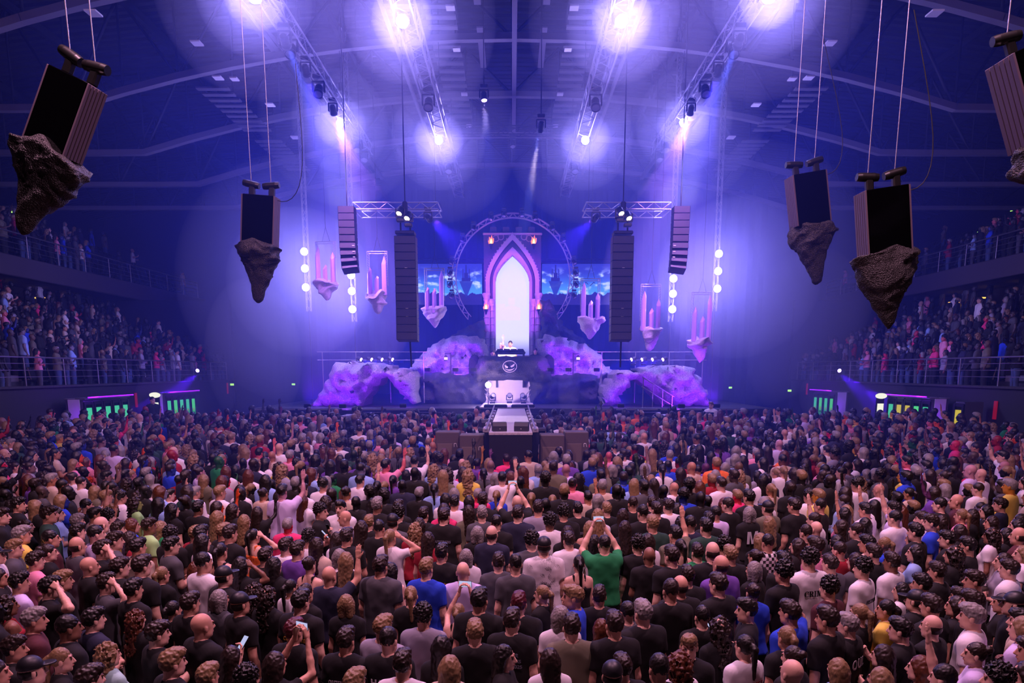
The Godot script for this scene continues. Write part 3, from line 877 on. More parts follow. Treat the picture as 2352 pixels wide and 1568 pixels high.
func spot(parent: Node, at: Vector3, to: Vector3, c: Color, energy: float, angle: float, size := 0.05, called := "beam_light") -> SpotLight3D:
	var l := SpotLight3D.new()
	l.name = called
	l.light_color = c; l.light_energy = energy; l.light_size = size
	l.spot_range = 90.0; l.spot_attenuation = 2.0; l.spot_angle = angle; l.spot_angle_attenuation = 0.35; l.shadow_enabled = true
	parent.add_child(l, true)
	l.position = at
	var up := Vector3.UP if absf((to - at).normalized().y) < 0.95 else Vector3.RIGHT
	l.basis = Basis.looking_at(to - at, up)
	return l

# a moving-head fixture hung (or stood) at a point, its head turned along dir
func moving_head(label: String, group: String, at: Vector3, dir: Vector3, size: float, lens: Material, standing := false) -> Node3D:
	var o := thing("moving_head", label, "stage light", at, group)
	var s := -1.0 if standing else 1.0
	var shell := mat("fixture_black", Color(0.035, 0.035, 0.04), 0.4)
	if not mats.has("mh_parts"):
		mats["mh_parts"] = [
			Geo.new().box(Vector3(0, 0.16, 0), Vector3(0.30, 0.12, 0.24), Basis(), 0.02).mesh(),
			Geo.new().box(Vector3(-0.17, -0.02, 0), Vector3(0.05, 0.30, 0.12), Basis(), 0.015).box(Vector3(0.17, -0.02, 0), Vector3(0.05, 0.30, 0.12), Basis(), 0.015).box(Vector3(0, 0.12, 0), Vector3(0.36, 0.05, 0.12)).mesh(),
			Geo.new().lathe([Vector2(0, -0.18), Vector2(0.09, -0.17), Vector2(0.12, -0.1), Vector2(0.125, 0.08), Vector2(0.145, 0.14), Vector2(0.14, 0.2), Vector2(0.12, 0.2), Vector2(0.12, 0.17), Vector2(0.0, 0.17)], Vector3.ZERO, 16).mesh(),
			Geo.new().lathe([Vector2(0.118, 0.18), Vector2(0.0, 0.205)], Vector3.ZERO, 8).mesh()]
	var p: Array = mats["mh_parts"]
	var sc := Basis().scaled(Vector3.ONE * size)
	put(o, "base", p[0], shell, Vector3.ZERO, Basis.from_scale(Vector3(size, size * s, size)))
	put(o, "yoke", p[1], shell, Vector3(0, -0.1 * size * s, 0), Basis.from_scale(Vector3(size, size * s, size)))
	var y := dir.normalized()
	var x := y.cross(Vector3.RIGHT if absf(y.x) < 0.9 else Vector3.BACK).normalized()
	var turn := Basis(x, y, x.cross(y)) * sc
	put(o, "head", p[2], shell, Vector3(0, -0.2 * size * s, 0), turn)
	put(o, "lens", p[3], lens, Vector3(0, -0.2 * size * s, 0), turn)
	return o

func audience_wash() -> void:
	# four rectangular wash panels on the rear trusses, out of frame, aimed at the floor
	var m := glow("wash_panel", Color(1.0, 0.80, 0.84), 4.0)
	for q in [[-4.8, 11.0, -8.6, -4.2, -9.5, 84.0], [4.8, 11.0, -8.6, 4.2, -9.5, 84.0], [0.0, 11.4, -4.4, 0.0, -7.0, 44.0], [-3.4, 11.2, -14.5, -5.0, -17.0, 36.0], [3.4, 11.2, -14.5, 5.0, -17.0, 36.0], [-12.0, 10.4, -12.5, -13.0, -22.0, 8.0], [12.0, 10.4, -12.5, 13.0, -22.0, 8.0]]:
		var o := thing("wash_light", "large square wash light hung high above the audience", "stage light", Vector3(q[0], q[1], q[2]), "audience wash lights")
		var d := (Vector3(q[3], 1.5, q[4]) - o.position).normalized()
		o.basis = Basis.looking_at(d, Vector3.FORWARD)
		put(o, "housing", box_mesh(Vector3(0.7, 0.5, 0.2), 0.03), mat("fixture_black", Color(0.035, 0.035, 0.04), 0.4), Vector3(0, 0, 0.12))
		put(o, "panel_lens", box_mesh(Vector3(0.62, 0.42, 0.02)), m, Vector3(0, 0, 0.01))
		put(o, "bracket", Geo.new().tube(Vector3(0, 0, 0.2), Vector3(0, 0, 0.2) + o.basis.inverse() * Vector3(0, 15.6 - q[1] - 0.0032 * q[0] * q[0], 0), 0.03, 6).mesh(), mat("fixture_black"))
		var l := AreaLight3D.new()
		l.name = "wash_source"
		l.area_size = Vector2(0.62, 0.42)
		l.light_color = Color(1.0, 0.72, 0.86)
		l.light_energy = q[5]
		l.area_range = 60.0
		l.shadow_enabled = true
		o.add_child(l)
		l.position = Vector3(0, 0, -0.03)

# ---------------------------------------------------------------- rigging over the crowd
func rigging() -> void:
	var alu := mat("truss_metal", Color(0.60, 0.59, 0.62), 0.35, 0.75)
	var lens := glow("hot_lens", Color(0.93, 0.90, 1.0), 14.0)
	var off := mat("lens_off", Color(0.55, 0.55, 0.6), 0.1, 0.4)
	var halo := Color(0.66, 0.60, 1.0)
	for s: float in [-1.0, 1.0]:
		var which := "by the lone block" if s < 0 else "by the paired blocks"
		truss("lighting_truss", "long aluminium truss over the crowd, one of the inner pair, " + which, Vector3(s * 2.45, 11.25, -14.0), Vector3(s * 2.45, 11.25, -36.5), 0.42, alu)
		truss("lighting_truss", "long aluminium truss over the crowd, one of the outer pair, " + which, Vector3(s * 5.75, 11.75, -15.0), Vector3(s * 5.75, 11.75, -31.5), 0.36, alu)
		# drops that carry them
		for q in [[2.45, 11.45, -16.5], [2.45, 11.45, -21.7], [2.45, 11.45, -26.9], [2.45, 11.45, -32.1], [5.75, 11.95, -16.5], [5.75, 11.95, -21.7], [5.75, 11.95, -26.9]]:
			var c := put(self, "hoist_chain", Geo.new().tube(Vector3.ZERO, Vector3(0, 15.75 - q[1], 0), 0.012, 5).box(Vector3(0, 0.5, 0), Vector3(0.14, 0.3, 0.14), Basis(), 0.03).mesh(), mat("cable_black", Color(0.02, 0.02, 0.02), 0.7), Vector3(s * q[0], q[1], q[2]))
			tag(c, "black chain hoist carrying a lighting truss", "hoist", "chain hoists over the trusses")
		for q in [[2.45, -18.4, 10.78, 15.0], [2.52, -27.5, 10.9, 15.0], [5.75, -18.5, 11.32, 15.0], [5.88, -27.5, 11.45, 15.0]]:
			var at := Vector3(s * q[0], q[2] + 0.28, q[1])
			var o := moving_head("moving head with a blinding white lens under a crowd truss", "blinding lamps under the trusses", at, Vector3(-s * q[0] * 0.3, q[2] * -0.5, -q[1]), 1.0, lens)
			var b := put(o, "bulb_glow", SphereMesh.new() if not mats.has("bulb") else mats.bulb, lens, Vector3(0, -0.3, 0.3))
			if not mats.has("bulb"):
				var sm := SphereMesh.new(); sm.radius = 0.14; sm.height = 0.28; sm.radial_segments = 8; sm.rings = 4
				mats["bulb"] = sm
			b.mesh = mats.bulb
			omni(o, Vector3(0, -0.3, 0.3), halo, q[3], 0.1)
		for q in [[2.45, -16.6, 11.0], [2.45, -23.4, 11.0], [2.45, -30.5, 11.0], [5.75, -21.0, 11.5], [5.75, -23.8, 11.5], [5.75, -29.5, 11.5], [5.75, -30.8, 11.5]]:
			moving_head("dark moving head at rest under a crowd truss", "resting moving heads under the trusses", Vector3(s * q[0], q[2], q[1]), Vector3(0.0, -0.9, 0.6), 1.0, off)
		# a tight white beam
		var bo := moving_head("moving head throwing a tight white beam from an outer truss", "beam lights on the outer trusses", Vector3(s * 5.62, 11.3, -20.0), Vector3(s * 0.02, -0.36, -1.0), 0.9, lens)
		spot(bo, Vector3(0, -0.2, -0.25), Vector3(s * 0.15, -1.9, -6.0), Color(0.95, 0.88, 1.0), 420.0, 5.5, 0.06)
	# short truss between the inner pair, and the small lamp in the middle
	truss("cross_truss", "dark truss spanning between the two inner trusses", Vector3(-2.3, 12.3, -31.0), Vector3(2.3, 12.3, -31.0), 0.3, mat("truss_dark", Color(0.10, 0.10, 0.11), 0.5, 0.5))
	moving_head("small moving head hanging alone in the middle of the cross truss", "", Vector3(0.02, 12.0, -31.0), Vector3(0.1, -1, 0.5), 0.8, off)
	# rectangular frames of truss above the stage wings
	for s: float in [-1.0, 1.0]:
		var f := thing("wing_truss", "flat rectangle of truss above the stage wing " + ("with the lower crystals" if s > 0 else "with the higher crystals"), "truss", Vector3(s * 4.0, 8.55, -27.5))
		var ch := Geo.new()
		var la := Geo.new()
		for z: float in [-0.7, 0.7]:
			for h: float in [0.0, 0.22]:
				ch.tube(Vector3(-1.45, h, z), Vector3(1.45, h, z), 0.022, 5)
			for k in 10:
				la.tube(Vector3(-1.45 + k * 0.29, 0.0 if k % 2 else 0.22, z), Vector3(-1.16 + k * 0.29, 0.22 if k % 2 else 0.0, z), 0.012, 4)
		for x: float in [-1.45, 1.45]:
			ch.tube(Vector3(x, 0, -0.7), Vector3(x, 0, 0.7), 0.022, 5)
			ch.tube(Vector3(x, 0.22, -0.7), Vector3(x, 0.22, 0.7), 0.022, 5)
		put(f, "chord_tubes", ch.mesh(), mat("truss_metal"))
		put(f, "lacing", la.mesh(), mat("truss_metal"))
		put(f, "hang_cables", Geo.new().tube(Vector3(-1.3, 0.2, 0), Vector3(-1.3, 7.2, 0), 0.01, 5).tube(Vector3(1.3, 0.2, 0), Vector3(1.3, 7.2, 0), 0.01, 5).mesh(), mat("cable_black"))
	# the ring of truss round the gate
	var o := thing("ring_truss", "large circular truss framing the castle gate", "truss", Vector3(0.04, 7.05, -33.2))
	var ch := Geo.new()
	var la := Geo.new()
	for k in 64:
		var a0 := deg_to_rad(-42.0 + 264.0 * k / 64.0)
		var a1 := deg_to_rad(-42.0 + 264.0 * (k + 1) / 64.0)
		for z: float in [-0.09, 0.09]:
			for r: float in [2.46, 2.64]:
				ch.tube(Vector3(cos(a0) * r, sin(a0) * r, z), Vector3(cos(a1) * r, sin(a1) * r, z), 0.018, 5)
			var r0 := 2.46 if k % 2 else 2.64
			la.tube(Vector3(cos(a0) * r0, sin(a0) * r0, z), Vector3(cos(a1) * (5.1 - r0), sin(a1) * (5.1 - r0), z), 0.01, 4)
	put(o, "chord_tubes", ch.mesh(), mat("truss_metal"))
	put(o, "lacing", la.mesh(), mat("truss_metal"))
	put(o, "hang_cables", Geo.new().tube(Vector3(-1.2, 2.25, 0), Vector3(-1.2, 8.8, 0), 0.01, 5).tube(Vector3(1.2, 2.25, 0), Vector3(1.2, 8.8, 0), 0.01, 5).mesh(), mat("cable_black"))
	for a: float in [-14.0, -4.0, 6.0, 16.0, 38.0, 52.0, 70.0, 82.0, 98.0, 110.0, 128.0, 142.0, 164.0, 174.0, 184.0, 194.0]:
		var r := deg_to_rad(a)
		var p := Vector3(0.04 + cos(r) * 2.72, 7.05 + sin(r) * 2.72, -33.05)
		moving_head("dark moving head clamped to the ring truss", "moving heads on the ring truss", p, Vector3(cos(r) * 0.4, -0.8, 0.5), 0.62, off)

# ---------------------------------------------------------------- loudspeaker arrays
func line_arrays() -> void:
	var black := mat("array_black", Color(0.045, 0.042, 0.055), 0.5)
	for s: float in [-1.0, 1.0]:
		var x := -3.32 if s < 0 else 3.45
		var tall := thing("line_array", "tall black loudspeaker array hanging by the " + ("higher" if s < 0 else "lower") + " crystals, beside the gate", "loudspeaker", Vector3(x, 0, -24.0))
		var y := 7.2
		for k in 13:
			var h := 0.245
			var tip := 0.0 if k < 9 else (k - 8) * 0.025
			put(tall, "cabinet", box_mesh(Vector3(0.66, h - 0.008, 0.5), 0.012), black, Vector3(0, y - h * 0.5, -0.2 + (k - 8) * 0.012 * float(k > 8)), Basis(Vector3.RIGHT, -tip))
			if k in [3, 8, 9]:
				put(tall, "pale_label", box_mesh(Vector3(0.08, 0.012, 0.005)), mat("badge", Color(0.8, 0.8, 0.75), 0.4), Vector3(0.02, y - h + 0.02, 0.06))
			y -= h
		put(tall, "fly_frame", Geo.new().box(Vector3(0, 7.3, -0.2), Vector3(0.6, 0.1, 0.5), Basis(), 0.02).tube(Vector3(-0.15, 7.3, -0.2), Vector3(-0.15, 7.75, -0.2), 0.03, 6).tube(Vector3(0.15, 7.3, -0.2), Vector3(0.15, 7.75, -0.2), 0.03, 6).box(Vector3(0, 7.75, -0.2), Vector3(0.5, 0.06, 0.1)).mesh(), mat("truss_dark"))
		put(tall, "hoist_cable", Geo.new().tube(Vector3(0, 7.7, -0.2), Vector3(0, 15.8, -0.2), 0.02, 5).box(Vector3(0, 8.0, -0.2), Vector3(0.16, 0.5, 0.16), Basis(), 0.04).mesh(), mat("cable_black"))
		put(tall, "cable_tail", Geo.new().tube(Vector3(0.05, 4.0, -0.3), Vector3(0.06, 3.2, -0.4), 0.03, 6).mesh(), mat("cable_black"))
		for k in 2:
			moving_head("moving head on top of the tall array beside the gate", "moving heads above the tall arrays", Vector3(x - 0.12 + k * 0.24, 7.78 - k * 0.14, -24.0), Vector3(s * 0.2, -0.7, 0.6), 0.8, glow("pale_lens", Color(1.0, 0.95, 0.85), 2.0), true)
		var xo := -5.5 if s < 0 else 5.63
		var short := thing("line_array", "curved black loudspeaker array over the stage wing, " + ("higher crystals" if s < 0 else "lower crystals") + " beside it", "loudspeaker", Vector3(xo, 0, -26.0))
		y = 8.45
		var z := 0.0
		var tip := 0.0
		for k in 9:
			put(short, "cabinet", box_mesh(Vector3(0.54, 0.222, 0.42), 0.012), black, Vector3(0, y - 0.11 * cos(tip), z), Basis(Vector3.RIGHT, -tip) * Basis(Vector3.BACK, -s * maxf(0.0, (k - 5) * 0.045)))
			y -= 0.23 * cos(tip)
			z -= 0.23 * sin(tip)
			tip += 0.02 if k < 4 else 0.075
		put(short, "hoist_cable", Geo.new().tube(Vector3(0, 8.4, 0), Vector3(0, 15.75, 0), 0.02, 5).mesh(), mat("cable_black"))
		for k in 3:
			put(short, "pale_label", box_mesh(Vector3(0.08, 0.02, 0.006)), mat("badge"), Vector3(-s * 0.2, 7.2 - k * 0.18, 0.19 - k * 0.03))

# ---------------------------------------------------------------- hanging crystals
func crystals() -> void:
	var shine := grained("crystal", [Color(0.50, 0.30, 0.66), Color(0.74, 0.56, 0.88), Color(0.93, 0.86, 0.98)], 0.06, 2.0, 0.2, 0.0, 31)
	shine.uv1_scale = Vector3(7, 1.5, 7)
	var rockm := grained("hung_rock", [Color(0.45, 0.42, 0.47), Color(0.66, 0.62, 0.68), Color(0.84, 0.80, 0.86)], 0.05, 1.2, 0.6, 0.0, 19)
	var n := 0
	for q in [[-6.78, 7.7, 5.62, -28.0], [-4.92, 7.36, 5.15, -28.0], [-2.94, 6.9, 4.71, -29.0], [2.98, 6.52, 4.28, -29.0], [5.1, 6.2, 3.82, -28.0], [6.98, 5.92, 3.39, -28.0]]:
		var top: float = q[1]
		var h: float = q[1] - q[2]
		var o := thing("crystal_cluster", ["highest hanging crystal cluster over a rock tip, beside the outermost lamp tower", "hanging crystal cluster between the two arrays of the higher side", "hanging crystal cluster before the hill sky screen", "hanging crystal cluster before the bird sky screen", "hanging crystal cluster beside the low tower lamps, with the widest rock", "lowest hanging crystal cluster, farthest from the gate"][n], "crystal", Vector3(q[0], top, q[3]))
		var w := 0.74
		var fr := Geo.new()
		for x: float in [-w * 0.5, -w * 0.5 + 0.08, w * 0.5 - 0.08, w * 0.5]:
			fr.tube(Vector3(x, 0, -0.12), Vector3(x, -h * 0.55, -0.12), 0.012, 5)
		for y: float in [0.0, -0.08]:
			fr.tube(Vector3(-w * 0.5, y, -0.12), Vector3(w * 0.5, y, -0.12), 0.014, 5)
		for k in 14:
			for s: float in [-1.0, 1.0]:
				fr.tube(Vector3(s * w * 0.5, -k * h * 0.039, -0.12), Vector3(s * (w * 0.5 - 0.08), -(k + 1) * h * 0.039, -0.12), 0.007, 4)
		put(o, "frame", fr.mesh(), mat("truss_metal"))
		put(o, "hang_cables", Geo.new().tube(Vector3(-0.12, 0, -0.12), Vector3(0.02, 0.5, -0.12), 0.008, 5).tube(Vector3(0.16, 0, -0.12), Vector3(0.02, 0.5, -0.12), 0.008, 5).tube(Vector3(0.02, 0.5, -0.12), Vector3(0.02, 15.9 - top, -0.12), 0.008, 5).mesh(), mat("cable_black"))
		var base := -h * 0.70
		var hs: Array = [[0.62, 0.30, 0.52], [0.44, 0.30, 0.62], [0.38, 0.36, 0.66], [0.64, 0.34, 0.46], [0.60, 0.34, 0.48], [0.50, 0.36, 0.66]][n]
		for k in 3:
			var ch: float = hs[k] * h
			var r := 0.095
			var g := Geo.new()
			var lo := []
			var hi := []
			var foot := -0.12 if k == 1 else 0.0
			for i in 6:
				var a := TAU * i / 6.0
				lo.append(Vector3(cos(a) * r, foot, sin(a) * r))
				hi.append(Vector3(cos(a) * r * 0.92, ch * 0.82 + cos(a) * 0.08, sin(a) * r * 0.92))
			var tip := Vector3(0.02, ch, 0)
			for i in 6:
				var j := (i + 1) % 6
				g.quad(lo[j], lo[i], hi[i], hi[j])
				g.tri(hi[j], hi[i], tip)
				g.tri(lo[i], lo[j], Vector3(0, foot, 0))
			put(o, "crystal", g.mesh(), shine, Vector3([-0.27, 0.0, 0.27][k], base, 0.05 + 0.08 * float(k == 1)), Basis(Vector3.UP, k * 0.7))
		var b := boulder([Vector2(0.02, -h * 0.30), Vector2(0.10, -h * 0.27), Vector2(0.20, -h * 0.17), Vector2(0.33, -h * 0.05), Vector2(0.36, 0.0), Vector2(0.26, 0.05), Vector2(0.02, 0.03)], Vector2(1.0, 0.6), 60 + n * 7, 0.85, 34, 32)
		put(o, "rock_tip", b, rockm, Vector3(0.0, base - 0.02, 0.0))
		n += 1

# ---------------------------------------------------------------- screen blocks with rock undersides, hung askew over the crowd
func hanging_blocks() -> void:
	var dark := mat("block_screen", Color(0.012, 0.012, 0.018), 0.12)
	var clad := mat("block_cladding", Color(0.34, 0.29, 0.34), 0.55, 0.2)
	var rockm := grained("block_rock", [Color(0.07, 0.06, 0.07), Color(0.13, 0.12, 0.13), Color(0.24, 0.21, 0.22)], 0.05, 1.0, 0.5, 3.0, 23)
	var n := 0
	for q in [[-5.62, 6.25, -10.0, -26.0, -14.0, 0.92, "big dark screen block hung askew, its pale rock edge over the upper balcony", 0.34], [-5.18, 6.12, -16.0, -5.0, -4.0, 0.95, "lone dark screen block with pointed rock, hanging free of the stands", 0.34], [6.06, 6.53, -16.0, 10.0, 4.0, 0.98, "smaller of the two paired screen blocks, blunt rock underneath", 0.42], [5.97, 5.44, -12.5, 8.0, 0.0, 0.98, "larger of the two paired screen blocks, forked rock underneath", 0.42], [6.62, 6.5, -10.0, 22.0, 0.0, 1.1, "screen block leaning at the edge of the hall, pale ribbed side", 0.5]]:
		var o := thing("hanging_block", q[6], "screen block", Vector3(q[0], q[1], q[2]))
		o.basis = Basis(Vector3.BACK, deg_to_rad(q[3])) * Basis(Vector3.UP, deg_to_rad(q[4]))
		var k: float = q[5]
		var w := 0.68 * k
		var h := 1.02 * k
		var d: float = q[7] * k
		put(o, "screen_body", box_mesh(Vector3(w, h, d), 0.01), dark)
		# ribbed cladding on both sides
		for s: float in [-1.0, 1.0]:
			for i in 6:
				put(o, "side_slat", box_mesh(Vector3(0.03, h * 0.99, d / 6.0 - 0.012), 0.004), clad, Vector3(s * (w * 0.5 + 0.012), 0, -d * 0.5 + d * (i + 0.5) / 6.0))
		# rock
		var prof := [Vector2(0.02, -1.22), Vector2(0.09, -1.16), Vector2(0.16, -0.95), Vector2(0.33, -0.55), Vector2(0.48, -0.22), Vector2(0.5, -0.05), Vector2(0.36, 0.0), Vector2(0.02, 0.02)]
		var rk := boulder(prof, Vector2(0.82, 0.6), 90 + n * 13, 0.62, 48, 52)
		put(o, "rock_underside", rk, rockm, Vector3(0, -h * 0.5 + 0.0, 0), Basis.from_scale(Vector3.ONE * k))
		# hoist motors and their bodies
		for s: float in [-1.0, 1.0]:
			put(o, "hoist_motor", Geo.new().lathe([Vector2(0, -0.17), Vector2(0.06, -0.17), Vector2(0.07, -0.1), Vector2(0.07, 0.1), Vector2(0.06, 0.17), Vector2(0, 0.17)], Vector3(0, 0.22, 0), 12, Basis(Vector3.BACK, PI / 2 + s * 0.15)).box(Vector3(0.02, 0.1, 0), Vector3(0.12, 0.2, 0.1), Basis(), 0.02).mesh(), mat("fixture_black"), Vector3(s * w * 0.32, h * 0.5, 0))
			var up := o.basis.inverse() * Vector3(0, 15.7 - q[1] - h * 0.5, 0)
			put(o, "hang_cable", Geo.new().tube(Vector3(s * w * 0.32, h * 0.5 + 0.2, 0), Vector3(s * w * 0.32, h * 0.5, 0) + up, 0.008, 5).mesh(), mat("rail_steel"))
		var loop := []
		for i in 13:
			var t := i / 12.0
			loop.append(Vector3(w * 0.5 + sin(t * PI) * 0.35 + t * 0.3, h * 0.5 - 0.05 - sin(t * PI) * 0.15 + t * t * 2.6, 0))
		if n in [1, 2, 3]:
			put(o, "power_cable", Geo.new().path(loop, 0.008, 5).mesh(), mat("cable_black"))
		n += 1

# ---------------------------------------------------------------- lamp ladders in the wings
func lamp_towers() -> void:
	var lens := glow("tower_lens", Color(0.95, 0.90, 1.0), 12.0)
	if not mats.has("tower_bulb"):
		var sm := SphereMesh.new(); sm.radius = 0.15; sm.height = 0.3; sm.radial_segments = 8; sm.rings = 4
		mats["tower_bulb"] = sm
	var i := 0
	for q in [[-8.06, [7.63, 7.0, 6.29], 5.4], [-6.27, [6.75, 6.15, 5.46], 5.0], [6.3, [6.62, 6.05, 5.46], 5.0], [8.03, [7.55, 6.9, 6.24], 5.4]]:
		var o := thing("lamp_ladder", ["ladder of three blinding lamps behind the highest crystals", "ladder of three blinding lamps under a curved array, higher-crystal side", "ladder of three blinding lamps under a curved array, lower-crystal side", "ladder of three blinding lamps outside the lowest crystals"][i], "stage light", Vector3(q[0], 0, -30.0))
		var tg := truss_geo(Vector3(0, q[2], -0.25), Vector3(0, 15.65, -0.25), 0.16, 0.014, 0.3)
		put(o, "ladder_tubes", tg[0], mat("truss_metal"))
		put(o, "ladder_lacing", tg[1], mat("truss_metal"))
		put(o, "tail_cable", Geo.new().tube(Vector3(0, q[2], -0.25), Vector3(0, 1.8, -0.25), 0.012, 5).mesh(), mat("cable_black"))
		for y: float in q[1]:
			put(o, "lamp_can", Geo.new().lathe([Vector2(0, -0.2), Vector2(0.1, -0.2), Vector2(0.13, -0.1), Vector2(0.15, 0.0), Vector2(0.13, 0.0)], Vector3.ZERO, 14, Basis(Vector3.RIGHT, PI / 2)).mesh(), mat("fixture_black"), Vector3(0, y, -0.08))
			put(o, "lamp_lens", mats.tower_bulb, lens, Vector3(0, y, 0.06))
			omni(o, Vector3(0, y, 0.06), Color(0.66, 0.60, 1.0), 12.0, 0.1)
		i += 1

# ---------------------------------------------------------------- lights that shape the set
func stage_lights() -> void:
	var violet := Color(0.50, 0.18, 1.0)
	var vl := glow("violet_lens", Color(0.80, 0.65, 1.0), 8.0)
	# row of four on each boulder, beams crossing inwards
	for s: float in [-1.0, 1.0]:
		for k in 4:
			var at := Vector3(s * (6.0 - k * 0.41), 3.42, -29.6)
			var o := moving_head("moving head in a row of four on the side boulder, violet beam", "rows of four beam lights on the boulders", at, Vector3(-s * 0.8, -0.3, 0.6), 0.62, vl, true)
			spot(o, Vector3(-s * 0.12, 0.1, 0.14), Vector3(-s * 1.6, -0.45, 0.5), Color(0.25, 0.08, 1.0), 110.0, 8.0)
		# washers at the foot of the boulders and slopes
		for q in [[7.3, -26.6, 6.6, 2.6, -28.6, 9.0], [6.0, -26.4, 6.0, 2.8, -28.8, 7.0], [3.9, -26.7, 3.9, 2.6, -29.2, 8.0], [3.3, -29.3, 2.9, 4.2, -31.5, 8.0], [2.2, -29.3, 1.9, 4.0, -31.5, 7.0], [1.5, -29.4, 1.3, 4.6, -32.8, 4.0]]:
			var y := 1.78 if q[1] > -28.0 else 3.05
			var o := thing("floor_washer", "small floor washer throwing violet light up the rock", "stage light", Vector3(s * q[0], y, q[1]), "violet floor washers")
			put(o, "housing", box_mesh(Vector3(0.24, 0.14, 0.14), 0.02), mat("fixture_black"), Vector3(0, 0.07, 0))
			put(o, "lens_strip", box_mesh(Vector3(0.2, 0.09, 0.01)), vl, Vector3(0, 0.09, -0.075))
			spot(o, Vector3(0, 0.12, -0.1), Vector3(s * (q[2] - q[0]), q[3] - y, q[4] - q[1]), Color(0.57, 0.16, 1.0), q[5] * 2.0, 46.0, 0.08)
	# front light on the gate and the performers
	for s: float in [-1.0, 1.0]:
		var g := moving_head("moving head trained on the castle gate", "gate lights on the wing trusses", Vector3(s * 2.9, 8.45, -26.9), Vector3(-s * 2.9, -2.5, -7.0), 0.8, vl)
		spot(g, Vector3(-s * 0.1, -0.2, -0.25), Vector3(-s * 2.7, -2.0, -7.2), Color(0.72, 0.34, 1.0), 190.0, 15.0, 0.08)
	for s: float in [-1.0, 1.0]:
		for q in [[5.75, 11.5, -22.4, 5.7], [5.75, 11.5, -25.6, 4.0]]:
			var c := moving_head("moving head trained on the hanging crystals", "crystal lights on the outer trusses", Vector3(s * q[0], q[1], q[2]), Vector3(0.0, -5.6, -5.6), 0.8, vl)
			spot(c, Vector3(0, -0.3, -0.2), Vector3(s * (q[3] - q[0]), -5.9, -28.3 - q[2]), Color(0.84, 0.56, 1.0), 240.0, 15.0, 0.08)
	var pf := moving_head("moving head trained on the two performers", "", Vector3(0.9, 10.7, -24.6), Vector3(-1.1, -6.6, -7.6), 0.8, vl)
	spot(pf, Vector3(-0.05, -0.2, -0.2), Vector3(-1.15, -6.75, -7.5), Color(1.0, 0.86, 0.72), 700.0, 4.2, 0.05)
	put(pf, "clamp_pole", Geo.new().tube(Vector3(0, 0.2, 0), Vector3(0, 5.1, 0), 0.02, 6).mesh(), mat("fixture_black"))
	# catwalk light
	var cw := moving_head("moving head lighting the pale catwalk", "", Vector3(-0.9, 11.9, -25.6), Vector3(0.8, -10, 3.4), 0.8, vl)
	spot(cw, Vector3(0, -0.3, 0.05), Vector3(0.85, -10.2, 4.2), Color(0.95, 0.85, 1.0), 120.0, 7.5, 0.06)
	put(cw, "clamp_pole", Geo.new().tube(Vector3(0, 0.2, 0), Vector3(0, 3.9, 0), 0.02, 6).mesh(), mat("fixture_black"))
	# the blinding lamp in the passage mouth
	var b := thing("passage_lamp", "blinding white lamp at the edge of the bright passage", "stage light", Vector3(-0.93, 1.76, -29.2))
	put(b, "stand", Geo.new().tube(Vector3.ZERO, Vector3(0, 0.72, -0.05), 0.02, 6).box(Vector3(0, 0.01, 0), Vector3(0.2, 0.03, 0.2)).mesh(), mat("fixture_black"))
	put(b, "lamp_bulb", mats.tower_bulb, glow("passage_lens", Color(1.0, 0.95, 0.95), 12.0), Vector3(0, 0.78, 0), Basis.from_scale(Vector3.ONE * 0.8))
	omni(b, Vector3(0, 0.78, 0), Color(1.0, 0.82, 0.95), 9.0, 0.1)
	# soft lamp inside the passage
	var pl := thing("passage_batten", "white lamp batten under the passage roof", "stage light", Vector3(-0.16, 2.86, -30.75))
	put(pl, "housing", box_mesh(Vector3(1.6, 0.06, 0.14)), mat("fixture_black"), Vector3(0, 0.04, 0))
	put(pl, "tube_lamp", box_mesh(Vector3(1.5, 0.02, 0.1)), glow("tube_lamp", Color(0.86, 0.80, 1.0), 4.0))
	var al := AreaLight3D.new()
	al.name = "passage_source"; al.area_size = Vector2(1.5, 0.1); al.light_color = Color(0.82, 0.76, 1.0); al.light_energy = 9.0; al.shadow_enabled = true
	pl.add_child(al)
	al.position = Vector3(0, -0.03, 0); al.rotation.x = -PI / 2
	moving_head("moving head standing on the bright passage floor", "", Vector3(-0.1, 1.93, -30.3), Vector3(0, 0.3, 1), 0.7, mat("lens_off"), true)
	for s: float in [-1.0, 1.0]:
		moving_head("low moving head at the side of the passage floor", "moving heads at the passage sides", Vector3(-0.16 + s * 0.62, 1.93, -29.9), Vector3(-s * 0.4, 0.5, 1), 0.7, mat("lens_off"), true)
	# violet beam lamps on the parapets of the stands
	for s: float in [-1.0, 1.0]:
		var p := Vector3(s * 15.85, 2.95, -38.0 if s < 0 else -36.5)
		var o := moving_head("moving head on the stand parapet with violet beam, above the " + ("all-teal" if s < 0 else "mixed") + " fridges", "", p, Vector3(-s * 0.05, -0.2, 1), 0.8, vl, true)
		spot(o, Vector3(-s * 0.12, 0.1, 0.2), Vector3(-s * 0.2, -2.2, 7.0), Color(0.32, 0.03, 1.0), 260.0, 7.0)

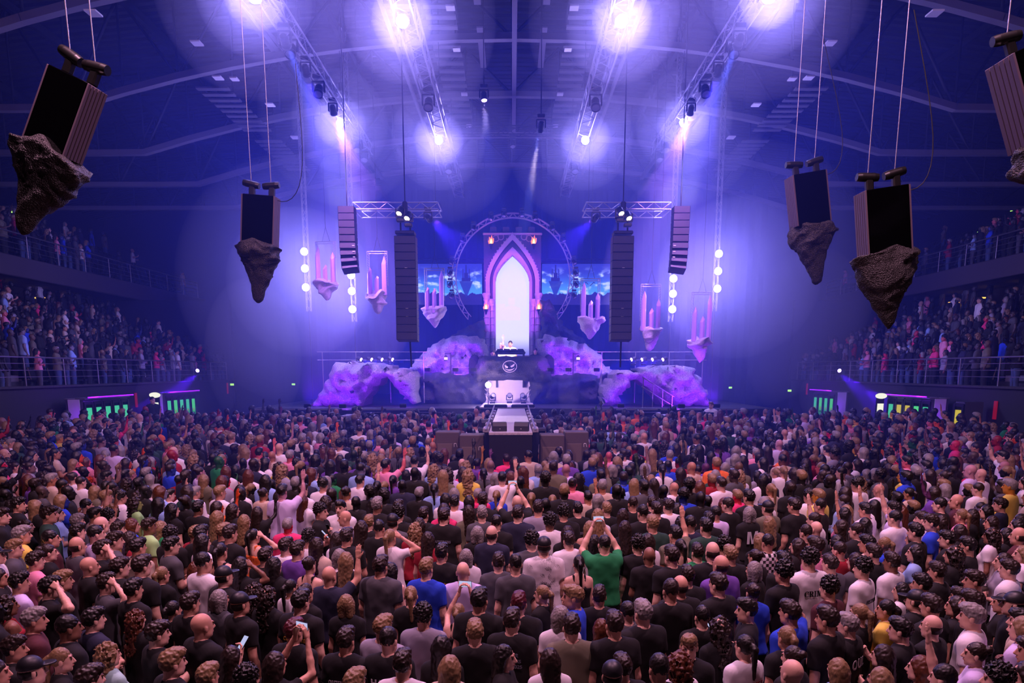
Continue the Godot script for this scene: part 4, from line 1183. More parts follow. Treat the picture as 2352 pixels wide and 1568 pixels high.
# ---------------------------------------------------------------- drink fridges and signs under the stands
func fridge(label: String, group: String, at: Vector3, s: float, tint: int) -> void:
	var o := thing("drinks_fridge", label, "fridge", at, group)
	o.rotation.y = -s * PI / 2
	o.scale = Vector3(1, 0.98, 1)
	var body := mat("fridge_grey", Color(0.30, 0.29, 0.33), 0.4, 0.3)
	var g := Geo.new()
	g.box(Vector3(-0.28, 1.0, -0.02), Vector3(0.05, 2.0, 0.6)).box(Vector3(0.28, 1.0, -0.02), Vector3(0.05, 2.0, 0.6)).box(Vector3(0, 1.97, -0.02), Vector3(0.6, 0.06, 0.6)).box(Vector3(0, 0.1, -0.02), Vector3(0.6, 0.2, 0.6)).box(Vector3(0, 1.0, -0.3), Vector3(0.6, 2.0, 0.04))
	put(o, "cabinet", g.mesh(), body)
	put(o, "door_frame", Geo.new().box(Vector3(0, 1.88, 0.3), Vector3(0.56, 0.1, 0.04)).box(Vector3(0, 0.25, 0.3), Vector3(0.56, 0.1, 0.04)).box(Vector3(-0.24, 1.06, 0.3), Vector3(0.10, 1.7, 0.06)).box(Vector3(0.24, 1.06, 0.3), Vector3(0.10, 1.7, 0.06)).mesh(), mat("door_black", Color(0.04, 0.04, 0.05), 0.4))
	var cols: Array = [[Color(0.35, 0.95, 0.72), Color(0.03, 0.25, 0.30)], [Color(0.95, 0.85, 0.25), Color(0.25, 0.22, 0.02)], [Color(0.40, 1.0, 0.60), Color(0.04, 0.40, 0.30)]][tint]
	var key := "fridge_picture_%d" % tint
	if not mats.has(key):
		var im := Image.create(32, 96, false, Image.FORMAT_RGB8)
		for y in 96:
			for x in 32:
				var c: Color = cols[0].lerp(cols[1], smoothstep(0.25, 0.75, y / 95.0))
				if absf(y - 34) < 4 and absf(x - 16) < 4: c = Color(0.9, 0.45, 0.2)
				if absf(y - 46) < 3 and x > 6 and x < 26: c = cols[1] * 0.6
				if absf(y - 60) < 2 and x > 4 and x < 28: c = Color(0.6, 0.8, 0.8) * 0.6
				im.set_pixel(x, y, c)
		screen_mat(key, im, 0.7)
	put(o, "lit_door", with_uv(PackedVector2Array([Vector2(-0.18, 0.36), Vector2(0.18, 0.36), Vector2(0.18, 1.72), Vector2(-0.18, 1.72)])), mats[key], Vector3(0, 0, 0.31))
	put(o, "handle", box_mesh(Vector3(0.02, 0.5, 0.03), 0.006), mat("edge_metal"), Vector3(0.25, 1.1, 0.335))

func bars_under_tribunes() -> void:
	var k := 0
	for q in [[-1.0, -26.4, [0, 0, 0, 0, 0], "five teal fridges nearer the crowd side"], [-1.0, -32.6, [0, 2, 0, 0, 2], "five teal fridges under the violet beam"], [1.0, -35.0, [2, 0, 2, 0], "four green fridges under the violet beam"], [1.0, -27.0, [0, 2, 1, 1, 0], "five fridges, two of them yellow"], [1.0, -25.0, [1], "lone yellow fridge"]]:
		var s: float = q[0]
		var tints: Array = q[2]
		for i in tints.size():
			var col: String = ["teal", "yellow", "green"][tints[i]]
			fridge("fridge with a glowing %s door, among the %s" % [col, q[3]] if tints.size() > 1 else "tall drinks fridge with a glowing yellow door standing by itself", "fridges: " + str(q[3]), Vector3(s * 15.3, 0.1, q[1] - i * 0.62), s, tints[i])
		# frame of pipes over each row, washed violet by a strip lamp
		if tints.size() > 1:
			var n := tints.size()
			var o := thing("bar_canopy", "violet-lit pipe canopy over the " + str(q[3]), "canopy", Vector3(s * 15.3, 2.1, q[1] - (n - 1) * 0.31))
			var g := Geo.new()
			var hl := n * 0.31
			for x: float in [-0.35, 0.35]:
				g.tube(Vector3(x, 0, -hl), Vector3(x, 0, hl), 0.025, 6)
			for i in n + 1:
				g.tube(Vector3(-0.35, 0, -hl + i * 0.62), Vector3(0.35, 0, -hl + i * 0.62), 0.02, 6)
			put(o, "pipes", g.mesh(), mat("rail_steel"))
			put(o, "side_panel", box_mesh(Vector3(0.4, 1.98, 0.04)), mat("panel_white", Color(0.75, 0.73, 0.78), 0.6), Vector3(0, -1.0, hl + 0.05))
			put(o, "strip_lamp", box_mesh(Vector3(0.04, 0.04, hl * 2.0)), glow("violet_strip", Color(0.55, 0.10, 1.0), 3.0), Vector3(-s * 0.5, 0.06, 0))
			omni(o, Vector3(-s * 0.62, 0.1, hl * 0.6), Color(0.5, 0.1, 1.0), 0.9, 0.05)
			omni(o, Vector3(-s * 0.2, -0.6, hl + 0.5), Color(0.5, 0.1, 1.0), 0.2, 0.05)
		k += 1
	# lit menu pillars
	for q in [[-14.6, -30.6], [14.6, -29.6]]:
		var o := thing("menu_pillar", "narrow lit menu pillar with a round top sign, " + ("teal fridges" if q[0] < 0 else "yellow fridges") + " on either side", "sign", Vector3(q[0], 0.1, q[1]))
		put(o, "pillar", box_mesh(Vector3(0.3, 2.1, 0.1), 0.02), mat("door_black"), Vector3(0, 1.05, 0))
		put(o, "lit_panel", box_mesh(Vector3(0.24, 0.9, 0.02)), glow("menu_glow", Color(0.95, 0.95, 0.85), 1.3), Vector3(0, 1.25, 0.06))
		put(o, "top_sign", Geo.new().lathe([Vector2(0.0, -0.03), Vector2(0.22, -0.03), Vector2(0.22, 0.03), Vector2(0.0, 0.03)], Vector3.ZERO, 18, Basis.from_euler(Vector3(PI / 2, 0, 0)) * Basis.from_scale(Vector3(1, 1, 0.5))).mesh(), glow("menu_glow", Color.WHITE, 1.0), Vector3(0, 2.0, 0.06))

func small_signs() -> void:
	# green exit signs, red fire hose banners
	for q in [[-28.26, 11.9, -44.0], [-28.26, 11.2, -48.0], [-23.7, 8.6, -50.5], [-15.9, 2.3, -42.6], [-13.4, 2.25, -45.98], [13.4, 2.05, -45.98], [15.9, 1.95, -42.9], [28.26, 12.0, -44.0], [28.26, 11.3, -47.0], [28.26, 10.7, -50.0]]:
		var o := thing("exit_sign", "small lit green emergency exit sign on the dark wall", "sign", Vector3(q[0], q[1], q[2]), "emergency exit signs")
		put(o, "case", box_mesh(Vector3(0.08, 0.14, 0.24), 0.01), mat("door_black", Color(0.04, 0.04, 0.05), 0.4), Vector3.ZERO, Basis(Vector3.UP, 0.0 if absf(q[0]) > 20.0 else PI / 2))
		put(o, "lit_face", box_mesh(Vector3(0.02, 0.11, 0.2)), glow("exit_green", Color(0.72, 1.0, 0.45), 1.8), Vector3(-signf(q[0]) * 0.05, 0, 0) if absf(q[0]) > 20.0 else Vector3(0, 0, 0.05), Basis(Vector3.UP, 0.0 if absf(q[0]) > 20.0 else PI / 2))
	for q in [[-15.96, 1.85, -31.7], [-15.96, 2.1, -42.0], [15.96, 2.1, -40.5], [15.96, 1.8, -24.6]]:
		var b := put(self, "hose_banner", box_mesh(Vector3(0.04, 0.6, 0.16), 0.005), glow("hose_red", Color(0.85, 0.10, 0.20), 0.3), Vector3(q[0], q[1], q[2]))
		tag(b, "narrow upright red fire-point sign on the parapet wall", "sign", "red fire-point signs")

# ---------------------------------------------------------------- air
func haze() -> void:
	var box := RenderingServer.FOG_VOLUME_SHAPE_BOX
	var round := RenderingServer.FOG_VOLUME_SHAPE_ELLIPSOID
	var blue := Color(0.33, 0.43, 1.0)
	var white := Color(0.93, 0.92, 1.0)
	var list := [["haze", Vector3(0, 6.1, -28.5), Vector3(22, 10.2, 30.0), box, 0.024, blue, "thin blue haze filling the air over the stage", ""]]
	# drifting smoke thins out towards its edge: each bank is a few bodies of smoke inside one another
	for q in [
		[Vector3(-7.9, 6.3, -28.6), Vector3(9.0, 9.0, 6.0), [0.028, 0.05], "pale smoke bank lit by the lamps beside the highest crystals"],
		[Vector3(-8.9, 3.6, -26.0), Vector3(3.2, 5.2, 3.0), [0.06], "low smoke plume at the foot of the tent-cave boulder"],
		[Vector3(8.3, 6.4, -28.2), Vector3(10.0, 9.6, 6.0), [0.028, 0.05], "tall smoke bank lit by the lamps outside the lowest crystals"],
		[Vector3(10.2, 4.2, -26.0), Vector3(4.4, 6.0, 3.0), [0.03], "low smoke drifting below the smaller paired block"],
		[Vector3(-1.9, 2.6, -26.3), Vector3(1.7, 2.4, 1.0), [0.11], "warm smoke puff before the rock wall and the blinding lamp"],
		[Vector3(-14.9, 1.9, -34.6), Vector3(2.6, 3.4, 9.0), [0.04], "haze holding the violet beam above the all-teal fridges"],
		[Vector3(14.9, 1.9, -33.2), Vector3(2.6, 3.4, 9.0), [0.04], "haze holding the violet beam above the mixed fridges"],
		[Vector3(2.0, 2.5, -26.3), Vector3(0.8, 2.2, 0.7), [0.14], "thin upright smoke jet before the rock wall"]]:
		for k in q[2].size():
			list.append(["smoke", q[0], q[1] * [1.0, 0.6][k], round, q[2][k], white, q[3], q[3]])
	for s: float in [-1.0, 1.0]:
		for q in [[2.45, 10.78, -18.1, 4.2], [2.52, 10.9, -27.2, 5.4], [5.75, 11.32, -18.2, 4.2], [5.88, 11.45, -27.2, 5.4]]:
			for k in 3:
				list.append(["smoke", Vector3(s * q[0], q[1], q[2]), Vector3.ONE * q[3] * [1.0, 0.6, 0.32][k], round, [0.030, 0.07, 0.18][k], white, "haze glowing round a blinding lamp under a crowd truss", "glowing haze at the truss lamps"])
	for q in list:
		var f := FogVolume.new()
		f.name = numbered(q[0])
		f.shape = q[3]
		f.size = q[2]
		var m := FogMaterial.new()
		m.density = q[4]
		m.albedo = q[5]
		f.material = m
		add_child(f)
		f.position = q[1]
		tag(f, q[6], q[0], q[7], "stuff")

# ---------------------------------------------------------------- the audience
const SHIRT := {"K": Color(0.07, 0.066, 0.075), "N": Color(0.13, 0.14, 0.24), "W": Color(0.90, 0.88, 0.89), "D": Color(0.30, 0.30, 0.32), "G": Color(0.10, 0.50, 0.28), "E": Color(0.66, 0.88, 0.54), "B": Color(0.12, 0.26, 0.80), "V": Color(0.42, 0.26, 0.62), "P": Color(0.90, 0.56, 0.68), "M": Color(0.90, 0.22, 0.46), "R": Color(0.60, 0.10, 0.18), "O": Color(0.94, 0.46, 0.20), "Y": Color(0.90, 0.80, 0.34), "L": Color(0.56, 0.68, 0.88), "T": Color(0.78, 0.70, 0.62), "A": Color(0.42, 0.40, 0.32), "H": Color(0.58, 0.56, 0.62), "v": Color(0.82, 0.76, 0.92), "m": Color(0.32, 0.14, 0.17), "Q": Color(0.66, 0.82, 0.80), "e": Color(0.13, 0.26, 0.21), "X": Color.WHITE, "F": Color.WHITE}
const SHIRT_WORD := {"K": "black", "N": "navy", "W": "white", "D": "dark grey", "G": "green and black", "E": "pale green", "B": "bright blue", "V": "purple", "P": "pink", "M": "hot pink", "R": "red", "O": "orange", "Y": "yellow", "L": "light blue", "T": "beige", "A": "olive", "H": "heather grey", "v": "lavender", "m": "maroon", "Q": "pale teal", "e": "dark green", "X": "black and white checkered", "F": "white leaf-print"}
const HAIR := {"s": [0, 0], "S": [1, 1], "y": [1, 2], "g": [1, 3], "l": [2, 0], "L": [2, 1], "Y": [2, 2], "p": [4, 0], "P": [4, 2], "n": [5, 1], "c": [6, 0], "C": [3, 1], "q": [3, 2], "o": [7, 3], "O": [7, 2], "r": [2, 4], "k": [9, 5], "R": [1, 6]}
const HAIR_COLOR := [Color(0.10, 0.075, 0.07), Color(0.18, 0.12, 0.095), Color(0.62, 0.49, 0.34), Color(0.62, 0.59, 0.58), Color(0.40, 0.20, 0.10), Color(0.09, 0.09, 0.11), Color(0.36, 0.08, 0.14)]
const PRINTS := {1: ["CONCRETE", "gold"], 2: ["HARD", "white"], 3: ["OUTSIDERS", "white"], 4: ["INDOOR\nOUTSIDERS\n11 JULI 2025", "grey"], 6: ["THE LAST\nAS", "red"], 7: ["OUL", "white"], 8: ["AUTISM", "white"], 9: ["AIR ONE", "white"], 11: ["ONLY", "white"], 12: ["OUTSIDERS", "grey"], 13: ["Eternite Ultime", "gold"], 17: ["M", "white"], 18: ["GABBER", "red"], 19: ["KAMELE", "white"], 20: ["VERK\nNIPT", "red"], 21: ["FESTIVAL", "black"], 22: ["CRIMI", "black"], 23: ["FOUR", "white"]}
const POSES := {"d": 0, "c": 1, "u": 2, "U": 3, "h": 4, "f": 5}
const POSE_WORD := ["arms down", "hands folded", "one arm raised", "both arms up", "hand at head", "forearms out"]

var jobs := []
var made := []
var shape := {}

# the floor rises gently from the rear of the hall to the stage
func ground_y(z: float) -> float:
	return -1.05 + 1.15 * (clampf(-z, 6.0, 26.0) - 6.0) / 20.0

func run_job(i: int) -> void:
	made[i] = jobs[i][1].call()

func mesh_of(a: Array) -> ArrayMesh:
	var m := ArrayMesh.new()
	add_surface(m, a)
	return m

func add_surface(m: ArrayMesh, a: Array, mt: Material = null) -> void:
	var s := []
	s.resize(Mesh.ARRAY_MAX)
	s[Mesh.ARRAY_VERTEX] = a[0]; s[Mesh.ARRAY_NORMAL] = a[1]; s[Mesh.ARRAY_COLOR] = a[2]; s[Mesh.ARRAY_INDEX] = a[3]
	m.add_surface_from_arrays(Mesh.PRIMITIVE_TRIANGLES, s)
	if mt: m.surface_set_material(m.get_surface_count() - 1, mt)

func skin(i: int) -> StandardMaterial3D:
	var m := mat("skin_%d" % i, [Color(0.88, 0.69, 0.60), Color(0.82, 0.61, 0.51), Color(0.55, 0.38, 0.30)][i], 0.5)
	m.vertex_color_use_as_albedo = true
	return m

func hair_mat(i: int) -> StandardMaterial3D:
	var key := "hair_%d" % i
	if not mats.has(key):
		var m := mat(key, HAIR_COLOR[i], 0.45)
		if i != 5:
			if not mats.has("hair_grain"):
				mats["hair_grain"] = noise_tex(0.035, [Color(0.55, 0.55, 0.55), Color(0.85, 0.85, 0.85), Color(1.0, 1.0, 1.0)], 256, 3, 77)
			m.albedo_texture = mats.hair_grain
			m.uv1_triplanar = true
			m.uv1_scale = Vector3(14, 1.3, 14)
	return mats[key]

func cloth(code: String) -> StandardMaterial3D:
	var key := "cloth_" + code
	if not mats.has(key):
		var m := mat(key, SHIRT[code], 0.9)
		if code == "X" or code == "F":
			var im := Image.create(128, 128, false, Image.FORMAT_RGB8)
			var r := RandomNumberGenerator.new(); r.seed = 3
			im.fill(Color(0.88, 0.86, 0.87))
			if code == "X":
				for y in 128:
					for x in 128:
						if (x / 16 + y / 16) % 2: im.set_pixel(x, y, Color(0.04, 0.04, 0.045))
			else:
				for k in 16:
					var p := Vector2(r.randf() * 128, r.randf() * 128)
					var a := r.randf() * TAU
					for j in 5:
						var d := Vector2.from_angle(a + (j - 2) * 0.45)
						for q in 12:
							var c := p + d * (4.0 + q * 1.3)
							for e in 2: im.set_pixel(posmod(int(c.x) + e, 128), posmod(int(c.y), 128), Color(0.10, 0.09, 0.11))
			m.albedo_texture = ImageTexture.create_from_image(im)
			m.uv1_triplanar = true
			m.uv1_scale = Vector3.ONE * 3.0
	return mats[key]

func trousers(i: int) -> StandardMaterial3D:
	return mat("trousers_%d" % i, [Color(0.10, 0.10, 0.11), Color(0.24, 0.30, 0.44), Color(0.30, 0.30, 0.33), Color(0.55, 0.50, 0.45)][i], 0.9)

func back_of(key: String) -> Dictionary:
	var id := "back_" + key
	if not mats.has(id):
		var d := {}
		for q: Vector3 in made_of(key)[0]:
			var c := Vector2i(roundi(q.x / 0.02), roundi(q.y / 0.02))
			if q.z > d.get(c, -9.0): d[c] = q.z
		mats[id] = d
	return mats[id]

func made_of(key: String) -> Array:
	for i in jobs.size():
		if jobs[i][0] == key: return made[i]
	return []

func back_z(d: Dictionary, x: float, y: float) -> float:
	var z := -9.0
	for i in [-1, 0, 1]:
		for j in [-1, 0, 1]:
			z = maxf(z, d.get(Vector2i(roundi(x / 0.02) + i, roundi(y / 0.02) + j), -9.0))
	return z if z > -1.0 else 0.1

func print_mesh(id: int, key: String) -> ArrayMesh:
	var t := TextMesh.new()
	var f := SystemFont.new()
	f.font_names = PackedStringArray(["Droid Serif" if id in [13, 22] else "Droid Sans"])
	f.font_weight = 800
	t.font = f
	t.text = PRINTS[id][0]
	t.font_size = 32
	t.pixel_size = 0.01
	t.depth = 0.01
	t.curve_step = 2.0
	var a := t.surface_get_arrays(0)
	var v: PackedVector3Array = a[Mesh.ARRAY_VERTEX]
	var lo := Vector3.INF
	var hi := -Vector3.INF
	for q in v:
		lo = lo.min(q); hi = hi.max(q)
	var k := minf(0.27 / (hi.x - lo.x), 0.2 / (hi.y - lo.y))
	var c := (lo + hi) * 0.5
	var d := back_of(key)
	for i in v.size():
		var q := (v[i] - c) * k
		q.y += 1.27
		v[i] = Vector3(q.x, q.y, back_z(d, q.x, q.y) + 0.004 + (0.003 if v[i].z > c.z else 0.0))
	var m := ArrayMesh.new()
	var s := []
	s.resize(Mesh.ARRAY_MAX)
	s[Mesh.ARRAY_VERTEX] = v; s[Mesh.ARRAY_NORMAL] = a[Mesh.ARRAY_NORMAL]
	s[Mesh.ARRAY_INDEX] = a[Mesh.ARRAY_INDEX]
	m.add_surface_from_arrays(Mesh.PRIMITIVE_TRIANGLES, s)
	return m

func strap_mesh(key: String) -> ArrayMesh:
	var d := back_of(key)
	var pts := []
	for k in 15:
		var t := k / 14.0
		var x := lerpf(-0.11, 0.17, t)
		var y := lerpf(1.44, 0.96, t)
		pts.append(Vector3(x, y, back_z(d, x, y) + 0.004))
	return Geo.new().path(pts, 0.012, 5).mesh()

func templates() -> void:
	for f in 2:
		for p in 6:
			jobs.append(["body%d%d" % [p, f], body_mesh.bind(p, float(f))])
			jobs.append(["shirt%d%d0" % [p, f], shirt_mesh.bind(p, float(f), 0)])
			if f == 1: jobs.append(["shirt%d%d1" % [p, f], shirt_mesh.bind(p, float(f), 1)])
			if p in [0, 4]: jobs.append(["shirt%d%d2" % [p, f], shirt_mesh.bind(p, float(f), 2)])
			if p in [0, 1, 2, 5]:
				jobs.append(["lod_body%d%d" % [p, f], body_mesh.bind(p, float(f), 1.8)])
				jobs.append(["lod_shirt%d%d" % [p, f], shirt_mesh.bind(p, float(f), 0 if p != 1 else 2 * (1 - f), 1.8)])
		jobs.append(["trousers%d" % f, trouser_mesh.bind(float(f))])
		jobs.append(["lod_trousers%d" % f, trouser_mesh.bind(float(f), 1.8)])
	for h in 10:
		jobs.append(["hair%d" % h, hair_mesh.bind(h)])
		if h < 8: jobs.append(["lod_hair%d" % h, hair_mesh.bind(h, 1.8)])
	jobs.append(["shoes", shoe_mesh])
	made.resize(jobs.size())
	var g := WorkerThreadPool.add_group_task(run_job, jobs.size(), 4)
	WorkerThreadPool.wait_for_group_task_completion(g)
	for i in jobs.size():
		if not jobs[i][0].begins_with("lod_"):
			shape[jobs[i][0]] = mesh_of(made[i])

# one person: body (one continuous mesh) with shirt, trousers, shoes and hair
func person(at: Vector3, tall: float, yaw: float, hair: String, shirt: String, pose: int, skin_i: int, leg_i: int, wide: float) -> Node3D:
	var o := thing("person", "", "person", at)
	var fem := hair in "lLYpPnoqrCO"
	var f := int(fem)
	var cut := 0
	if shirt.ends_with("t"): cut = 1
	if shirt.ends_with("l"): cut = 2
	if cut == 1 and f == 0: cut = 0
	if cut == 2 and not pose in [0, 4]: cut = 0
	var k := tall / 1.75
	o.basis = Basis(Vector3.UP, deg_to_rad(yaw)) * Basis.from_scale(Vector3(k * wide, k, k * wide))
	put(o, "body", shape["body%d%d" % [pose, f]], skin(skin_i))
	var key := "shirt%d%d%d" % [pose, f, cut]
	put(o, "shirt", shape[key], cloth(shirt.left(1)))
	put(o, "trousers", shape["trousers%d" % f], trousers(leg_i))
	put(o, "shoes", shape.shoes, mat("shoes", Color(0.75, 0.74, 0.74), 0.7) if leg_i % 2 else mat("shoes_dark", Color(0.08, 0.08, 0.08), 0.7))
	if HAIR.has(hair):
		var h: Array = HAIR[hair].duplicate()
		if hair == "s":
			if rng.randf() < 0.5: h[0] = 1
			if rng.randf() < 0.35: h[1] = 1
		if hair == "r" and rng.randf() < 0.4: h[0] = 3
		put(o, "cap" if hair == "k" else "hair", shape["hair%d" % h[0]], hair_mat(h[1]))
		if hair == "k": put(o, "hair", shape.hair8, hair_mat(0))
	elif rng.randf() < 0.5:
		put(o, "hair", shape.hair8, hair_mat(1))
	o.set_meta("shirt_key", key)
	return o

func phone(o: Node3D, at: Vector3, turn: Basis, why: String) -> void:
	var t := thing("phone", "lit phone held up by a person in " + why, "phone", o.transform * at, "phones held up in the crowd")
	t.basis = o.basis.orthonormalized() * turn
	put(t, "case", box_mesh(Vector3(0.152, 0.075, 0.009), 0.003), mat("phone_case", Color(0.03, 0.03, 0.035), 0.3))
	put(t, "screen", box_mesh(Vector3(0.142, 0.067, 0.002)), glow("phone_screen", Color(0.80, 0.82, 1.0), 0.8), Vector3(0, 0, 0.0055))

func people() -> void:
	templates()
	var rows := CROWD.split("\n")
	var spots := PackedVector2Array()
	var far := []
	var n := 0
	var who := []
	for r in rows:
		var q := r.split(" ")
		var at := Vector3(float(q[0]), ground_y(float(q[1])), float(q[1]))
		spots.append(Vector2(at.x, at.z))
		n += 1
		if n > 306:
			far.append([at, float(q[2]), float(q[3]), q[5].left(1)])
			continue
		var pose: int = POSES[q[6]]
		if pose == 0 and rng.randf() < 0.16: pose = 1
		var sk := 2 if rng.randf() < 0.07 else (1 if rng.randf() < 0.4 else 0)
		var leg := rng.randi() % 4 if rng.randf() < 0.6 else 0
		var o := person(at, float(q[2]), float(q[3]), q[4], q[5], pose, sk, leg, rng.randf_range(0.90, 1.02) if not q[4] in "lLYpPnoqrCO" else rng.randf_range(0.90, 0.98))
		var pr := int(q[7])
		var wear: String = SHIRT_WORD[q[5].left(1)] + (" strappy top" if q[5].ends_with("t") else (" long-sleeved top" if q[5].ends_with("l") else " t-shirt"))
		var extra := ""
		if PRINTS.has(pr) and pose in [0, 1]:
			var c: String = PRINTS[pr][1]
			put(o, "shirt_print", print_mesh(pr, o.get_meta("shirt_key")), mat("print_" + c, {"gold": Color(0.80, 0.62, 0.20), "white": Color(0.88, 0.87, 0.88), "grey": Color(0.50, 0.50, 0.56), "red": Color(0.55, 0.06, 0.10), "black": Color(0.06, 0.06, 0.07)}[c], 0.8))
			extra = " lettered %s in %s" % [PRINTS[pr][0].replace("\n", " "), c]
		elif q[4] in "lLYpPo" and not q[5].ends_with("t") and rng.randf() < 0.14 and pose == 0:
			put(o, "bag_strap", strap_mesh(o.get_meta("shirt_key")), mat("strap", Color(0.08, 0.07, 0.08), 0.6))
			extra = ", bag strap across the back"
		if q[4] == "k": extra += " and a cap"
		who.append({"node": o, "wear": wear, "extra": extra, "pose": POSE_WORD[pose], "legs": ["black", "denim", "grey", "sandy"][leg], "at": at, "plain": q[5].left(1) in "KNDWH"})
		o.set_meta("group", "audience standing near the rear of the floor")
		if pose == 3:
			phone(o, Vector3(0, 1.90, -0.35), Basis(), "a " + wear)
		elif pose == 5 and rng.randf() < 0.6:
			phone(o, Vector3(0.075, 1.375, -0.355), Basis(Vector3.RIGHT, -0.7) * Basis(Vector3.BACK, PI / 2), "a " + wear)
	name_people(who)
	crowd(spots, far)
	performers()

# labels: what each wears and does, and where that repeats, who stands next to them
func name_people(who: Array) -> void:
	var count := {}
	for p in who:
		p.label = "person in a %s%s, %s" % [p.wear, p.extra, p.pose]
		count[p.label] = count.get(p.label, 0) + 1
	var again := {}
	for p in who:
		if count[p.label] > 1:
			var best: Dictionary = {}
			var near := 99.0
			for q in who:
				var d: float = p.at.distance_to(q.at)
				if q != p and not q.plain and d < near:
					near = d; best = q
			var dz: float = best.at.z - p.at.z
			var how := "behind" if dz < -0.3 else ("in front of" if dz > 0.3 else "beside")
			p.label = "person in a %s%s, %s, %s one in %s" % [p.wear, p.extra, p.pose, how, best.wear.replace(" t-shirt", "").replace(" strappy top", "").replace(" long-sleeved top", "")]
		again[p.label] = again.get(p.label, 0) + 1
	for p in who:
		if again[p.label] > 1:
			p.label = p.label.replace(p.wear + p.extra, p.wear + p.extra + " and " + p.legs + " trousers")
		if p.label.split(" ").size() > 16: p.label = p.label.replace(", " + p.pose, "")
		if p.label.split(" ").size() > 16: p.label = p.label.replace(" and " + p.legs + " trousers", "")
		p.node.set_meta("label", p.label)

func performers() -> void:
	for q in [[Vector3(-0.44, 2.45, -31.75), 1.8, 150.0, "b", "W", 5, "performer in a white t-shirt bending over the mixing table"], [Vector3(-0.07, 2.45, -31.75), 1.86, 175.0, "s", "W", 2, "performer in a white t-shirt with one arm raised behind the mixing table"], [Vector3(-0.82, 2.2, -31.75), 1.72, 190.0, "S", "K", 0, "crew person in black standing low beside the booth, by the flaring lamp"], [Vector3(0.99, 2.25, -31.9), 1.76, 170.0, "s", "K", 0, "crew person in black standing at the booth near the hooded cover"], [Vector3(7.0, 0.3, -26.2), 1.7, 140.0, "y", "W", 5, "person in white lit brightly at the foot of the far boulder"], [Vector3(-14.4, 0.1, -29.9), 1.95, -120.0, "s", "K", 0, "bar worker in black standing between the two rows of teal fridges"]]:
		var o := person(q[0], q[1], q[2], q[3], q[4], q[5], 0, 0, 1.0)
		o.set_meta("label", q[6])

